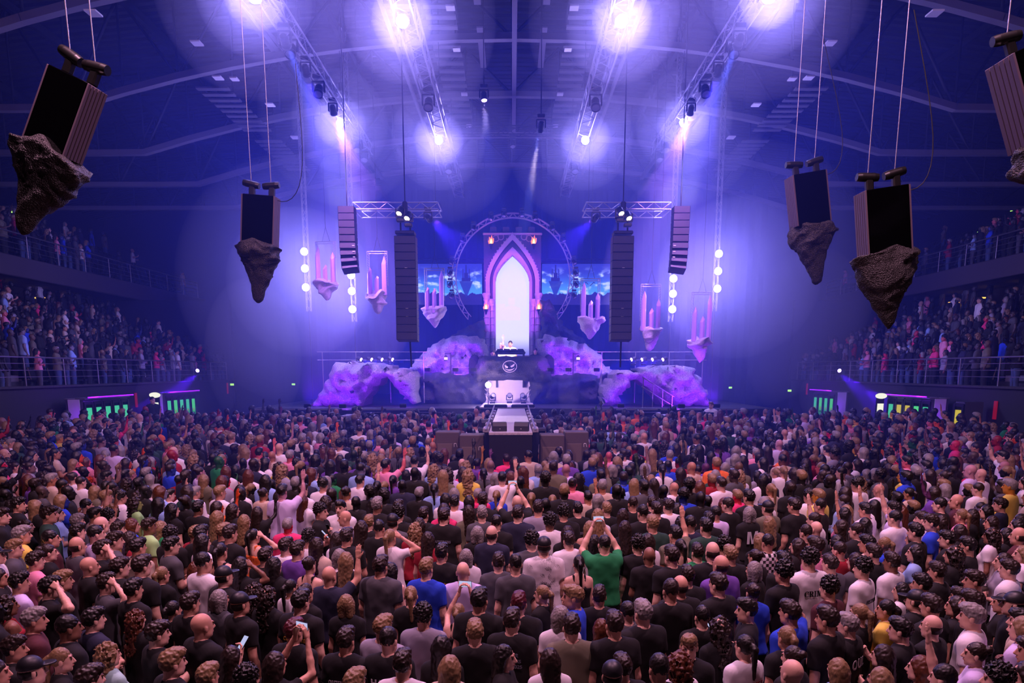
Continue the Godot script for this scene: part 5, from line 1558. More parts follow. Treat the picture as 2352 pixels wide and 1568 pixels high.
func crowd(spots: PackedVector2Array, far: Array) -> void:
	var r := RandomNumberGenerator.new()
	r.seed = 99
	# kinds of figure: pose, build, hair, hair colour, skin
	var kinds := [[0, 0, 0, 0, 0], [0, 0, 1, 1, 0], [0, 0, 1, 2, 1], [0, 0, 6, 0, 1], [0, 0, -1, 0, 0], [1, 0, 0, 1, 0], [1, 0, 1, 3, 1], [2, 0, 1, 0, 0], [5, 0, 0, 0, 2], [5, 0, -1, 0, 1],
		[0, 1, 2, 1, 0], [0, 1, 2, 2, 0], [0, 1, 2, 0, 1], [0, 1, 4, 2, 1], [0, 1, 5, 1, 0], [0, 1, 3, 1, 0], [0, 1, 7, 3, 0], [1, 1, 2, 0, 0], [2, 1, 2, 1, 1], [5, 1, 2, 4, 0], [5, 1, 4, 0, 0], [1, 1, 3, 2, 1]]
	var meshes := []
	var tint := mat("crowd_cloth", Color.WHITE, 0.9)
	tint.vertex_color_use_as_albedo = true
	for k in kinds:
		var m := ArrayMesh.new()
		add_surface(m, made_of("lod_body%d%d" % [k[0], k[1]]), skin(k[4]))
		add_surface(m, made_of("lod_shirt%d%d" % [k[0], k[1]]), tint)
		add_surface(m, made_of("lod_trousers%d" % k[1]), trousers([0, 1, 0, 2, 0, 1][(k[2] + 1 + k[3]) % 6]))
		if k[2] >= 0: add_surface(m, made_of("lod_hair%d" % k[2]), hair_mat(k[3]))
		meshes.append(m)
	var pick := "KKKKKKKKKKKNNDDDWWWWWHTLvPPRMBAVGYeTHO"
	var pick_stand := "KKKKKKKKKKKKNNDDDDHHWWWTLPRMBAAKK"
	var sets := {"floor": [], "stand_a": [], "stand_b": []}
	for q in far:
		sets.floor.append([q[0], q[1], q[2], q[3]])
	# the standing floor, row by row, jittered
	var z := -4.6
	while z > -25.6:
		var step := 0.47
		var half := minf(15.0, absf(z) * 0.75 + 1.6)
		var x := -half + r.randf() * step
		while x < half:
			var p := Vector2(x + r.randf_range(-0.10, 0.10), z + r.randf_range(-0.11, 0.11))
			x += step * r.randf_range(0.95, 1.3)
			if absf(p.x) < 0.75 and p.y < -16.3: continue
			if absf(p.x) < 1.7 and p.y < -17.2 and p.y > -18.8: continue
			if absf(p.x) < 1.1 and p.y < -19.5 and p.y > -21.3: continue
			if absf(p.x) > 14.3 and p.y < -24.0: continue
			if p.y > -18.5 and absf(p.x) < absf(p.y) * 0.73:
				if p.y > -11.0: continue
				var clear := true
				for s in spots:
					if s.distance_squared_to(p) < 0.2: clear = false; break
				if not clear: continue
			var u := clampf(p.x / (absf(p.y) * 0.7), -1.2, 1.2)
			sets.floor.append([Vector3(p.x, ground_y(p.y), p.y), r.randf_range(1.6, 1.9), u * 48.0 + r.randf_range(-22, 22), pick[r.randi() % pick.length()]])
		z -= 0.43
	for s: float in [-1.0, 1.0]:
		var a: Array = sets["stand_a" if s < 0 else "stand_b"]
		for k in 9:
			var zz := -9.0
			while zz > -42.5:
				zz -= 0.52
				var full := 0.86 if zz > -34.0 or k < 5 else 0.45
				if s > 0 and zz < -33.0 and k > 4: full = 0.3
				if r.randf() > full or absf(zz + 25.5) < 0.5: continue
				a.append([Vector3(s * (16.45 + 0.8 * k + r.randf() * 0.1), 2.3 + 0.42 * k, zz + r.randf_range(-0.1, 0.1)), r.randf_range(1.55, 1.88), s * 62.0 + r.randf_range(-25, 25), pick_stand[r.randi() % pick_stand.length()]])
		for k in 7:
			var zz := -16.0
			while zz > -50.0:
				zz -= 0.52
				var full := 0.8 if zz > (-39.0 if s < 0 else -37.0) else 0.06
				if r.randf() > full or absf(zz + 28.0) < 0.7: continue
				a.append([Vector3(s * (21.4 + 0.85 * k), 7.72 + 0.42 * k, zz + r.randf_range(-0.1, 0.1)), r.randf_range(1.55, 1.88), s * 58.0 + r.randf_range(-25, 25), pick_stand[r.randi() % pick_stand.length()]])
	for key: String in sets:
		var o := thing({"floor": "floor_crowd", "stand_a": "stand_crowd", "stand_b": "stand_crowd"}[key], {"floor": "dense standing crowd on the floor, from mid-hall to the stage", "stand_a": "people standing along the seat rows facing the lone mid-air block", "stand_b": "people standing along the seat rows behind the two paired blocks"}[key], "crowd", Vector3.ZERO, "", "stuff")
		var by := []
		for k in kinds.size(): by.append([])
		for q in sets[key]:
			by[r.randi() % kinds.size()].append(q)
		for k in kinds.size():
			if by[k].is_empty(): continue
			var mm := MultiMesh.new()
			mm.transform_format = MultiMesh.TRANSFORM_3D
			mm.use_colors = true
			mm.mesh = meshes[k]
			mm.instance_count = by[k].size()
			for i in by[k].size():
				var q: Array = by[k][i]
				var sc: float = q[1] / (1.75 if kinds[k][1] == 0 else 1.82)
				mm.set_instance_transform(i, Transform3D(Basis(Vector3.UP, deg_to_rad(q[2])) * Basis.from_scale(Vector3.ONE * sc), q[0]))
				mm.set_instance_color(i, SHIRT[q[3]].srgb_to_linear())
			var mi := MultiMeshInstance3D.new()
			mi.name = "standing_figures"
			mi.multimesh = mm
			mi.set_meta("kind", "stuff")
			o.add_child(mi, true)
# ---------------------------------------------------------------- people: fields of bones meshed as surface nets
# a bone: [kind, a, b, ra, rb, k, tint]; kind 0 tapered capsule, 1 ellipsoid (b = radii), 2 carved sphere; an optional 8th entry is a cutting plane
func net(bones: Array, cell: float, lo: Vector3, hi: Vector3, rough := 0.0, pitch := 12.0) -> Array:
	var nx := int((hi.x - lo.x) / cell) + 2
	var ny := int((hi.y - lo.y) / cell) + 2
	var nz := int((hi.z - lo.z) / cell) + 2
	var fld := PackedFloat32Array(); fld.resize(nx * ny * nz); fld.fill(9.0)
	var own := PackedByteArray(); own.resize(nx * ny * nz)
	var noise := FastNoiseLite.new(); noise.seed = 4; noise.frequency = pitch; noise.fractal_octaves = 2
	var bi := 0
	for b: Array in bones:
		var kind: int = b[0]
		var pa: Vector3 = b[1]
		var pb: Vector3 = b[2]
		var ra: float = b[3]
		var rb: float = b[4]
		var k: float = b[5]
		var cut: bool = b.size() > 7
		var cn := Vector3.ZERO
		var cd := 0.0
		if cut:
			cn = b[7].normal; cd = b[7].d
		var r := maxf(ra, rb) + k + cell * 2.0
		var mn := pa.min(pb) - Vector3(r, r, r)
		var mx := pa.max(pb) + Vector3(r, r, r)
		if kind == 1:
			var e := pb + Vector3.ONE * (k + cell * 2.0)
			mn = pa - e; mx = pa + e
		var x0 := maxi(0, int((mn.x - lo.x) / cell)); var x1 := mini(nx - 1, int((mx.x - lo.x) / cell) + 1)
		var y0 := maxi(0, int((mn.y - lo.y) / cell)); var y1 := mini(ny - 1, int((mx.y - lo.y) / cell) + 1)
		var z0 := maxi(0, int((mn.z - lo.z) / cell)); var z1 := mini(nz - 1, int((mx.z - lo.z) / cell) + 1)
		var ab := pb - pa
		var il := 1.0 / maxf(ab.length_squared(), 1e-9)
		var rs := minf(pb.x, minf(pb.y, pb.z))
		var ib := Vector3.ONE / pb if kind == 1 else Vector3.ONE
		for y in range(y0, y1 + 1):
			for z in range(z0, z1 + 1):
				var at := (y * nz + z) * nx
				for x in range(x0, x1 + 1):
					var p := Vector3(lo.x + x * cell, lo.y + y * cell, lo.z + z * cell)
					var d: float
					if kind == 1:
						var q := (p - pa) * ib
						var ql := q.length()
						d = (ql - 1.0) * ql / maxf((q * ib).length(), 1e-6) if ql > 0.5 else (ql - 1.0) * rs
					else:
						var t := clampf((p - pa).dot(ab) * il, 0.0, 1.0)
						d = p.distance_to(pa + ab * t) - (ra + (rb - ra) * t)
					if rough > 0.0:
						d += noise.get_noise_3dv(p) * rough
					if cut:
						d = maxf(d, cn.dot(p) - cd)
					var o := fld[at + x]
					if kind == 2:
						var c := -d
						if c > o:
							fld[at + x] = c
						continue
					var h := k - absf(o - d)
					if d < o:
						own[at + x] = bi
						o = d
					if h > 0.0:
						o -= h * h * 0.25 / k
					fld[at + x] = o
		bi += 1
	# surface nets
	var ids := PackedInt32Array(); ids.resize(nx * ny * nz)
	var verts := PackedVector3Array()
	var tint := PackedColorArray()
	var index := PackedInt32Array()
	var sy := nz * nx
	var off := [0, 1, nx, nx + 1, sy, sy + 1, sy + nx, sy + nx + 1]
	for y in ny - 1:
		for z in nz - 1:
			var at := y * sy + z * nx
			for x in nx - 1:
				var i := at + x
				var f0 := fld[i]
				if f0 > cell * 2.0:
					continue
				var f1 := fld[i + 1]; var f2 := fld[i + nx]; var f3 := fld[i + nx + 1]
				var f4 := fld[i + sy]; var f5 := fld[i + sy + 1]; var f6 := fld[i + sy + nx]; var f7 := fld[i + sy + nx + 1]
				var m := int(f0 < 0) + int(f1 < 0) + int(f2 < 0) + int(f3 < 0) + int(f4 < 0) + int(f5 < 0) + int(f6 < 0) + int(f7 < 0)
				if m == 0 or m == 8:
					continue
				var s := Vector3.ZERO
				var n := 0
				if (f0 < 0) != (f1 < 0): s += Vector3(f0 / (f0 - f1), 0, 0); n += 1
				if (f2 < 0) != (f3 < 0): s += Vector3(f2 / (f2 - f3), 0, 1); n += 1
				if (f4 < 0) != (f5 < 0): s += Vector3(f4 / (f4 - f5), 1, 0); n += 1
				if (f6 < 0) != (f7 < 0): s += Vector3(f6 / (f6 - f7), 1, 1); n += 1
				if (f0 < 0) != (f2 < 0): s += Vector3(0, 0, f0 / (f0 - f2)); n += 1
				if (f1 < 0) != (f3 < 0): s += Vector3(1, 0, f1 / (f1 - f3)); n += 1
				if (f4 < 0) != (f6 < 0): s += Vector3(0, 1, f4 / (f4 - f6)); n += 1
				if (f5 < 0) != (f7 < 0): s += Vector3(1, 1, f5 / (f5 - f7)); n += 1
				if (f0 < 0) != (f4 < 0): s += Vector3(0, f0 / (f0 - f4), 0); n += 1
				if (f1 < 0) != (f5 < 0): s += Vector3(1, f1 / (f1 - f5), 0); n += 1
				if (f2 < 0) != (f6 < 0): s += Vector3(0, f2 / (f2 - f6), 1); n += 1
				if (f3 < 0) != (f7 < 0): s += Vector3(1, f3 / (f3 - f7), 1); n += 1
				ids[i] = verts.size()
				verts.append(lo + (Vector3(x, y, z) + s / n) * cell)
				var bo := i
				for o in off:
					if fld[i + o] < fld[bo]:
						bo = i + o
				tint.append(bones[own[bo]][6])
				# quads round the three edges that end in this cell's low corner
				if x > 0 and z > 0 and (f0 < 0) != (f4 < 0):
					var a := ids[i]; var b2 := ids[i - 1]; var c := ids[i - 1 - nx]; var d2 := ids[i - nx]
					if f0 < 0: index.append_array([a, b2, c, a, c, d2])
					else: index.append_array([a, c, b2, a, d2, c])
				if x > 0 and y > 0 and (f0 < 0) != (f2 < 0):
					var a := ids[i]; var b2 := ids[i - sy]; var c := ids[i - sy - 1]; var d2 := ids[i - 1]
					if f0 < 0: index.append_array([a, b2, c, a, c, d2])
					else: index.append_array([a, c, b2, a, d2, c])
				if y > 0 and z > 0 and (f0 < 0) != (f1 < 0):
					var a := ids[i]; var b2 := ids[i - nx]; var c := ids[i - nx - sy]; var d2 := ids[i - sy]
					if f0 < 0: index.append_array([a, b2, c, a, c, d2])
					else: index.append_array([a, c, b2, a, d2, c])
	var nor := PackedVector3Array(); nor.resize(verts.size())
	for t in range(0, index.size(), 3):
		var a := index[t]; var b := index[t + 1]; var c := index[t + 2]
		var q := (verts[c] - verts[a]).cross(verts[b] - verts[a])
		nor[a] += q; nor[b] += q; nor[c] += q
	for i in nor.size():
		nor[i] = nor[i].normalized()
	return [verts, nor, tint, index]

func joined(parts: Array) -> Array:
	var o := [PackedVector3Array(), PackedVector3Array(), PackedColorArray(), PackedInt32Array()]
	for p in parts:
		var base: int = o[0].size()
		o[0].append_array(p[0]); o[1].append_array(p[1]); o[2].append_array(p[2])
		var ix := PackedInt32Array(); ix.resize(p[3].size())
		for i in ix.size():
			ix[i] = p[3][i] + base
		o[3].append_array(ix)
	return o

const SKIN := Color(1, 1, 1)
# the joints of one arm for a pose: [shoulder, elbow, wrist, finger direction, palm normal, curl]
func arm_joints(pose: int, side: float, f: float) -> Array:
	var sh := Vector3(side * (0.175 - 0.022 * f), 1.405, 0.01)
	var el: Vector3
	var wr: Vector3
	var fd: Vector3
	var pn := Vector3(-side, 0, 0)
	var curl := 0.5
	match pose:
		0:
			el = sh + Vector3(side * 0.055, -0.285, 0.02); wr = el + Vector3(-side * 0.01, -0.235, -0.07); fd = Vector3(0, -1, -0.25)
		1:
			el = sh + Vector3(side * 0.05, -0.275, -0.04); wr = Vector3(side * 0.03, 1.12 + side * 0.025, -0.21); fd = Vector3(-side, 0.1, -0.1); pn = Vector3(0, 0, 1); curl = 0.9
		2:
			if side > 0:
				el = sh + Vector3(0.10, 0.17, -0.2); wr = el + Vector3(-0.02, 0.235, -0.06); fd = Vector3(0, 1, -0.1); curl = 0.15; pn = Vector3(0, 0, -1)
			else:
				el = sh + Vector3(-0.06, -0.285, 0.02); wr = el + Vector3(0.02, -0.2, -0.13); fd = Vector3(0, -1, -0.5)
		3:
			el = sh + Vector3(side * 0.07, 0.1, -0.25); wr = Vector3(side * 0.08, 1.80, -0.33); fd = Vector3(-side * 0.25, 1, 0); pn = Vector3(-side, 0, 0); curl = 0.75
		4:
			if side > 0:
				el = sh + Vector3(0.23, 0.07, -0.13); wr = Vector3(0.125, 1.64, -0.06); fd = Vector3(-0.6, 0.5, 0.5); curl = 0.4
			else:
				el = sh + Vector3(-0.055, -0.285, 0.03); wr = el + Vector3(0.01, -0.235, -0.07); fd = Vector3(0, -1, -0.25)
		5:
			if side > 0:
				el = sh + Vector3(0.06, -0.265, -0.06); wr = Vector3(0.10, 1.27, -0.3); fd = Vector3(-0.3, 0.75, -0.5); curl = 0.9; pn = Vector3(-0.6, 0, 0.6)
			else:
				el = sh + Vector3(-0.055, -0.28, -0.02); wr = el + Vector3(0.07, -0.06, -0.22); fd = Vector3(0.6, 0.2, -0.8); curl = 0.7
	return [sh, el, wr, fd.normalized(), pn.normalized(), curl]

func hand_bones(j: Array, side: float) -> Array:
	var wr: Vector3 = j[2]
	var fd: Vector3 = j[3]
	var pn: Vector3 = (j[4] - fd * fd.dot(j[4])).normalized()
	var ac := fd.cross(pn) * side      # towards the little finger
	var curl: float = j[5]
	var o := []
	o.append([0, wr - fd * 0.05, wr + fd * 0.01, 0.026, 0.023, 0.02, SKIN])
	for n in 4:
		var s := (n - 1.5) * 0.0195
		var kn := wr + fd * (0.088 - absf(n - 1.2) * 0.004) + ac * s
		o.append([0, wr + fd * 0.015 + ac * s * 0.6, kn, 0.0145, 0.0115, 0.016, SKIN])
		var ln: float = [0.040, 0.045, 0.042, 0.033][n]
		var d1: Vector3 = (fd * cos(curl * 0.9) + pn * sin(curl * 0.9)).normalized()
		var d2: Vector3 = (fd * cos(curl * 2.0) + pn * sin(curl * 2.0)).normalized()
		o.append([0, kn, kn + d1 * ln, 0.0095, 0.0088, 0.005, SKIN])
		o.append([0, kn + d1 * ln, kn + d1 * ln + d2 * ln * 0.85, 0.0088, 0.0075, 0.004, SKIN])
	var tb := wr + fd * 0.03 - ac * 0.026
	var td := (fd * 0.7 - ac * 0.6 + pn * 0.45).normalized()
	o.append([0, wr + fd * 0.012 - ac * 0.012, tb, 0.014, 0.0135, 0.014, SKIN])
	o.append([0, tb, tb + td * 0.036, 0.012, 0.0105, 0.006, SKIN])
	o.append([0, tb + td * 0.036, tb + td * 0.036 + (td + fd).normalized() * 0.028, 0.0105, 0.008, 0.004, SKIN])
	return o

func head_bones(f: float) -> Array:
	var c := Vector3(0, 1.625, 0)
	var lip := Color(0.75, 0.42, 0.42); var eye := Color(0.10, 0.08, 0.08); var brow := Color(0.35, 0.25, 0.2)
	var o := [
		[1, c + Vector3(0, 0.035, 0.014), Vector3(0.077, 0.094, 0.096), 0, 0, 0.02, SKIN],
		[1, c + Vector3(0, -0.032, -0.028), Vector3(0.060 - 0.004 * f, 0.082, 0.066), 0, 0, 0.035, SKIN],
		[0, c + Vector3(0, -0.088, -0.062), c + Vector3(0, -0.096, -0.068), 0.026 - 0.004 * f, 0.02, 0.03, SKIN],
		[0, c + Vector3(-0.032, -0.07, -0.02), c + Vector3(0.032, -0.07, -0.02), 0.034, 0.034, 0.03, SKIN],
		[0, c + Vector3(0, -0.07, 0.025), c + Vector3(0, -0.23, 0.03), 0.054 - 0.009 * f, 0.06 - 0.008 * f, 0.035, SKIN],
		[2, c + Vector3(-0.032, 0.01, -0.106), c + Vector3(-0.030, 0.01, -0.106), 0.017, 0.017, 0.01, SKIN],
		[2, c + Vector3(0.032, 0.01, -0.106), c + Vector3(0.030, 0.01, -0.106), 0.017, 0.017, 0.01, SKIN],
		[0, c + Vector3(0, 0.012, -0.094), c + Vector3(0, -0.026, -0.114), 0.009, 0.0135, 0.014, SKIN],
		[0, c + Vector3(-0.012, -0.032, -0.1), c + Vector3(0.012, -0.032, -0.1), 0.009, 0.009, 0.01, SKIN],
	]
	for s in [-1.0, 1.0]:
		o.append([1, c + Vector3(s * 0.079, -0.008, 0.014), Vector3(0.011, 0.032, 0.02), 0, 0, 0.008, SKIN])
		o.append([0, c + Vector3(s * 0.046, 0.034, -0.08), c + Vector3(s * 0.02, 0.032, -0.09), 0.009, 0.0095, 0.008, brow])
		o.append([0, c + Vector3(s * 0.033, 0.011, -0.082), c + Vector3(s * 0.029, 0.011, -0.083), 0.0115, 0.0115, 0.003, eye])
		o.append([0, c + Vector3(s * 0.02, -0.061, -0.088), c + Vector3(0, -0.058, -0.096), 0.006, 0.0085, 0.005, lip])
	return o

func torso_bones(f: float, grow: float, tint: Color, kk := 0.06) -> Array:
	var o := []
	for s in [-1.0, 1.0]:
		o.append([0, Vector3(s * (0.095 - 0.012 * f), 1.345, 0.012), Vector3(s * (0.078 - 0.016 * f), 1.12, 0.005), 0.108 - 0.006 * f + grow, 0.104 - 0.012 * f + grow, kk, tint])
		o.append([0, Vector3(s * (0.078 - 0.016 * f), 1.12, 0.005), Vector3(s * 0.085, 0.95, 0.01), 0.104 - 0.012 * f + grow, 0.112 + 0.006 * f + grow, kk, tint])
		o.append([0, Vector3(s * 0.04, 1.445, 0.022), Vector3(s * (0.17 - 0.02 * f), 1.408, 0.012), 0.058 + grow, 0.060 - 0.006 * f + grow, 0.05, tint])
		if f > 0.5:
			o.append([1, Vector3(s * 0.075, 1.285, -0.085), Vector3(0.062, 0.06, 0.055) + Vector3.ONE * grow, 0, 0, 0.04, tint])
	return o

func body_mesh(pose: int, f: float, lod := 1.0) -> Array:
	var b := torso_bones(f, 0.0, SKIN)
	b.append([0, Vector3(0, 1.5, 0.03), Vector3(0, 1.40, 0.03), 0.056 - 0.008 * f, 0.07, 0.05, SKIN])
	var parts := []
	for s in [-1.0, 1.0]:
		var j := arm_joints(pose, s, f)
		b.append([0, j[0], j[1], 0.056 - 0.008 * f, 0.042 - 0.006 * f, 0.035, SKIN])
		b.append([0, j[1], j[1].lerp(j[2], 0.35), 0.042 - 0.006 * f, 0.043 - 0.007 * f, 0.02, SKIN])
		b.append([0, j[1].lerp(j[2], 0.35), j[2], 0.043 - 0.007 * f, 0.027 - 0.003 * f, 0.02, SKIN])
		var hip := Vector3(s * 0.092, 0.93, 0.01)
		b.append([0, hip, Vector3(s * 0.105, 0.51, -0.005), 0.095, 0.058, 0.04, SKIN])
		b.append([0, Vector3(s * 0.105, 0.51, -0.005), Vector3(s * 0.108, 0.34, 0.02), 0.056, 0.056, 0.02, SKIN])
		b.append([0, Vector3(s * 0.108, 0.34, 0.02), Vector3(s * 0.11, 0.08, 0.015), 0.056, 0.036, 0.02, SKIN])
		b.append([0, Vector3(s * 0.11, 0.05, 0.03), Vector3(s * 0.125, 0.04, -0.13), 0.038, 0.034, 0.02, SKIN])
		var hb := hand_bones(j, s)
		var hl := Vector3.INF
		var hh := -Vector3.INF
		for q in hb:
			hl = hl.min(q[1].min(q[2])); hh = hh.max(q[1].max(q[2]))
		parts.append(net(hb, 0.007 if lod < 1.5 else 0.012, hl - Vector3.ONE * 0.03, hh + Vector3.ONE * 0.03))
	var top := 1.62 if pose in [0, 1, 5] else 1.95
	parts.append(net(b, 0.02 * lod, Vector3(-0.5, -0.02, -0.45), Vector3(0.5, top, 0.25)))
	parts.append(net(head_bones(f), 0.008 * lod, Vector3(-0.12, 1.41, -0.15), Vector3(0.12, 1.78, 0.15)))
	return joined(parts)

# cut: 0 tee, 1 vest with bare shoulders, 2 long sleeves
func shirt_mesh(pose: int, f: float, cut: int, lod := 1.0) -> Array:
	var w := Color.WHITE
	var b := []
	var hem := Plane(Vector3.DOWN, -0.84 if f < 0.5 else -0.9)
	if cut == 1:
		for s in [-1.0, 1.0]:
			b.append([0, Vector3(s * (0.095 - 0.012 * f), 1.33, 0.012), Vector3(s * (0.078 - 0.016 * f), 1.12, 0.005), 0.118 - 0.006 * f, 0.112 - 0.012 * f, 0.06, w, Plane(Vector3.UP, 1.335)])
			b.append([0, Vector3(s * (0.078 - 0.016 * f), 1.12, 0.005), Vector3(s * 0.085, 0.88, 0.01), 0.112 - 0.012 * f, 0.136 + 0.006 * f, 0.06, w, hem])
			if f > 0.5:
				b.append([1, Vector3(s * 0.075, 1.285, -0.085), Vector3(0.07, 0.068, 0.063), 0, 0, 0.04, w, Plane(Vector3.UP, 1.335)])
			b.append([0, Vector3(s * 0.078, 1.31, 0.117), Vector3(s * 0.08, 1.485, 0.06), 0.017, 0.017, 0.01, w])
			b.append([0, Vector3(s * 0.08, 1.485, 0.06), Vector3(s * 0.08, 1.478, -0.03), 0.017, 0.017, 0.01, w])
			b.append([0, Vector3(s * 0.08, 1.478, -0.03), Vector3(s * 0.078, 1.31, -0.112), 0.017, 0.017, 0.01, w])
	else:
		for q in torso_bones(f, 0.014, w):
			if q[0] == 0 and q[2].y < 1.0:
				q[2].y = 0.86; q[4] += 0.022; q.append(hem)
			b.append(q)
		b.append([0, Vector3(-0.06, 1.43, 0.03), Vector3(0.06, 1.43, 0.03), 0.08, 0.08, 0.05, w])
		b.append([0, Vector3(0, 1.4, 0.03), Vector3(0, 1.2, 0.03), 0.1, 0.1, 0.05, w])
		for s in [-1.0, 1.0]:
			var j := arm_joints(pose, s, f)
			if cut == 0:
				var d: Vector3 = (j[1] - j[0]).normalized()
				b.append([0, j[0], j[1], 0.074 - 0.010 * f, 0.064 - 0.008 * f, 0.04, w, Plane(d, d.dot(j[0] + d * (0.19 - 0.04 * f)))])
			else:
				var d: Vector3 = (j[2] - j[1]).normalized()
				b.append([0, j[0], j[1], 0.071 - 0.008 * f, 0.056 - 0.006 * f, 0.04, w])
				b.append([0, j[1], j[2], 0.056 - 0.006 * f, 0.042 - 0.004 * f, 0.03, w, Plane(d, d.dot(j[2] - d * 0.015))])
		b.append([2, Vector3(0, 1.51 - 0.02 * f, 0.02), Vector3(0, 1.66, -0.03), 0.066, 0.08, 0.0, w])
	return net(b, 0.017 * lod, Vector3(-0.52, 0.8, -0.42), Vector3(0.52, 1.56 if pose in [0, 1, 5] else 1.9, 0.25), 0.006, 5.0)

func trouser_mesh(f: float, lod := 1.0) -> Array:
	var w := Color.WHITE
	var b := []
	var belt := Plane(Vector3.UP, 1.0)
	for s in [-1.0, 1.0]:
		b.append([0, Vector3(s * 0.085, 1.02, 0.01), Vector3(s * 0.092, 0.9, 0.012), 0.108, 0.112 + 0.006 * f, 0.05, w, belt])
		b.append([0, Vector3(s * 0.092, 0.9, 0.012), Vector3(s * 0.105, 0.5, 0.0), 0.108, 0.084, 0.04, w])
		b.append([0, Vector3(s * 0.105, 0.5, 0.0), Vector3(s * 0.11, 0.06, 0.015), 0.084, 0.068, 0.02, w, Plane(Vector3.DOWN, -0.075)])
	return net(b, 0.02 * lod, Vector3(-0.27, 0.02, -0.2), Vector3(0.27, 1.1, 0.2), 0.008, 6.0)

func shoe_mesh() -> Array:
	var b := []
	for s in [-1.0, 1.0]:
		b.append([0, Vector3(s * 0.11, 0.05, 0.05), Vector3(s * 0.127, 0.045, -0.15), 0.05, 0.046, 0.02, Color.WHITE, Plane(Vector3.DOWN, 0.0)])
		b.append([0, Vector3(s * 0.11, 0.12, 0.02), Vector3(s * 0.11, 0.05, 0.0), 0.045, 0.05, 0.02, Color.WHITE])
	return net(b, 0.016, Vector3(-0.24, -0.02, -0.26), Vector3(0.24, 0.19, 0.15))

# hair: 0 crop, 1 longer on top, 2 long straight, 3 long curls, 4 ponytail, 5 bun, 6 short curls, 7 bob, 8 fringe of a balding head, 9 cap
func hair_mesh(kind: int, lod := 1.0) -> Array:
	var c := Vector3(0, 1.625, 0)
	var w := Color.WHITE
	var front := Plane(Vector3(0, -0.80, -0.60).normalized(), Vector3(0, -0.80, -0.60).normalized().dot(c + Vector3(0, 0.052, -0.076)))
	var o := []
	var rough := 0.004
	var pitch := 45.0
	var lo := Vector3(-0.17, 1.42, -0.2)
	var hi := Vector3(0.17, 1.83, 0.2)
	match kind:
		0: o = [[1, c + Vector3(0, 0.042, 0.014), Vector3(0.082, 0.097, 0.099), 0, 0, 0.01, w, front]]; rough = 0.007; pitch = 40.0
		1: o = [[1, c + Vector3(0, 0.036, 0.016), Vector3(0.083, 0.100, 0.101), 0, 0, 0.02, w, front], [1, c + Vector3(0.004, 0.092, -0.03), Vector3(0.07, 0.05, 0.085), 0, 0, 0.02, w]]; rough = 0.012; pitch = 30.0
		2, 3:
			o = [[1, c + Vector3(0, 0.034, 0.02), Vector3(0.088, 0.105, 0.103), 0, 0, 0.02, w, front]]
			for s in [-1.0, 1.0]:
				o.append([0, c + Vector3(s * 0.05, 0.0, 0.062), c + Vector3(s * 0.062, -0.33, 0.115), 0.05, 0.033, 0.05, w])
				o.append([0, c + Vector3(s * 0.07, 0.02, 0.01), c + Vector3(s * 0.085, -0.24, 0.045), 0.028, 0.022, 0.04, w])
			o.append([0, c + Vector3(0, -0.02, 0.075), c + Vector3(0, -0.36, 0.125), 0.055, 0.034, 0.05, w])
			lo.y = 1.2
			rough = 0.008 if kind == 2 else 0.034
			pitch = 22.0 if kind == 2 else 17.0
		4:
			o = [[1, c + Vector3(0, 0.035, 0.016), Vector3(0.081, 0.098, 0.099), 0, 0, 0.02, w, front],
				[0, c + Vector3(0, 0.05, 0.115), c + Vector3(0, 0.02, 0.14), 0.028, 0.032, 0.02, w], [0, c + Vector3(0, 0.02, 0.14), c + Vector3(0.012, -0.26, 0.135), 0.034, 0.018, 0.02, w]]
			lo.y = 1.3; rough = 0.006
		5: o = [[1, c + Vector3(0, 0.035, 0.016), Vector3(0.081, 0.098, 0.099), 0, 0, 0.02, w, front], [1, c + Vector3(0, 0.075, 0.115), Vector3(0.045, 0.042, 0.04), 0, 0, 0.012, w]]; rough = 0.008
		6: o = [[1, c + Vector3(0, 0.055, 0.012), Vector3(0.098, 0.112, 0.112), 0, 0, 0.02, w, front]]; rough = 0.03; pitch = 28.0
		7:
			o = [[1, c + Vector3(0, 0.034, 0.02), Vector3(0.091, 0.105, 0.104), 0, 0, 0.02, w, front]]
			for s in [-1.0, 1.0]:
				o.append([0, c + Vector3(s * 0.05, 0.0, 0.055), c + Vector3(s * 0.05, -0.1, 0.07), 0.055, 0.042, 0.04, w])
				o.append([0, c + Vector3(s * 0.07, 0.02, 0.0), c + Vector3(s * 0.075, -0.1, 0.0), 0.03, 0.026, 0.03, w])
			rough = 0.008
		8:
			o = [[1, c + Vector3(0, 0.0, 0.022), Vector3(0.0815, 0.07, 0.093), 0, 0, 0.01, w, Plane(Vector3(0, 0.0, -1), -c.z + 0.02)]]; rough = 0.003
		9:
			o = [[1, c + Vector3(0, 0.045, 0.014), Vector3(0.09, 0.098, 0.106), 0, 0, 0.01, w, Plane(Vector3.DOWN, -(c.y + 0.035))],
				[1, c + Vector3(0, 0.045, -0.115), Vector3(0.07, 0.012, 0.085), 0, 0, 0.01, w]]
			rough = 0.0; lo.z = -0.23
	return net(o, 0.0085 * lod, lo, hi, rough, pitch)

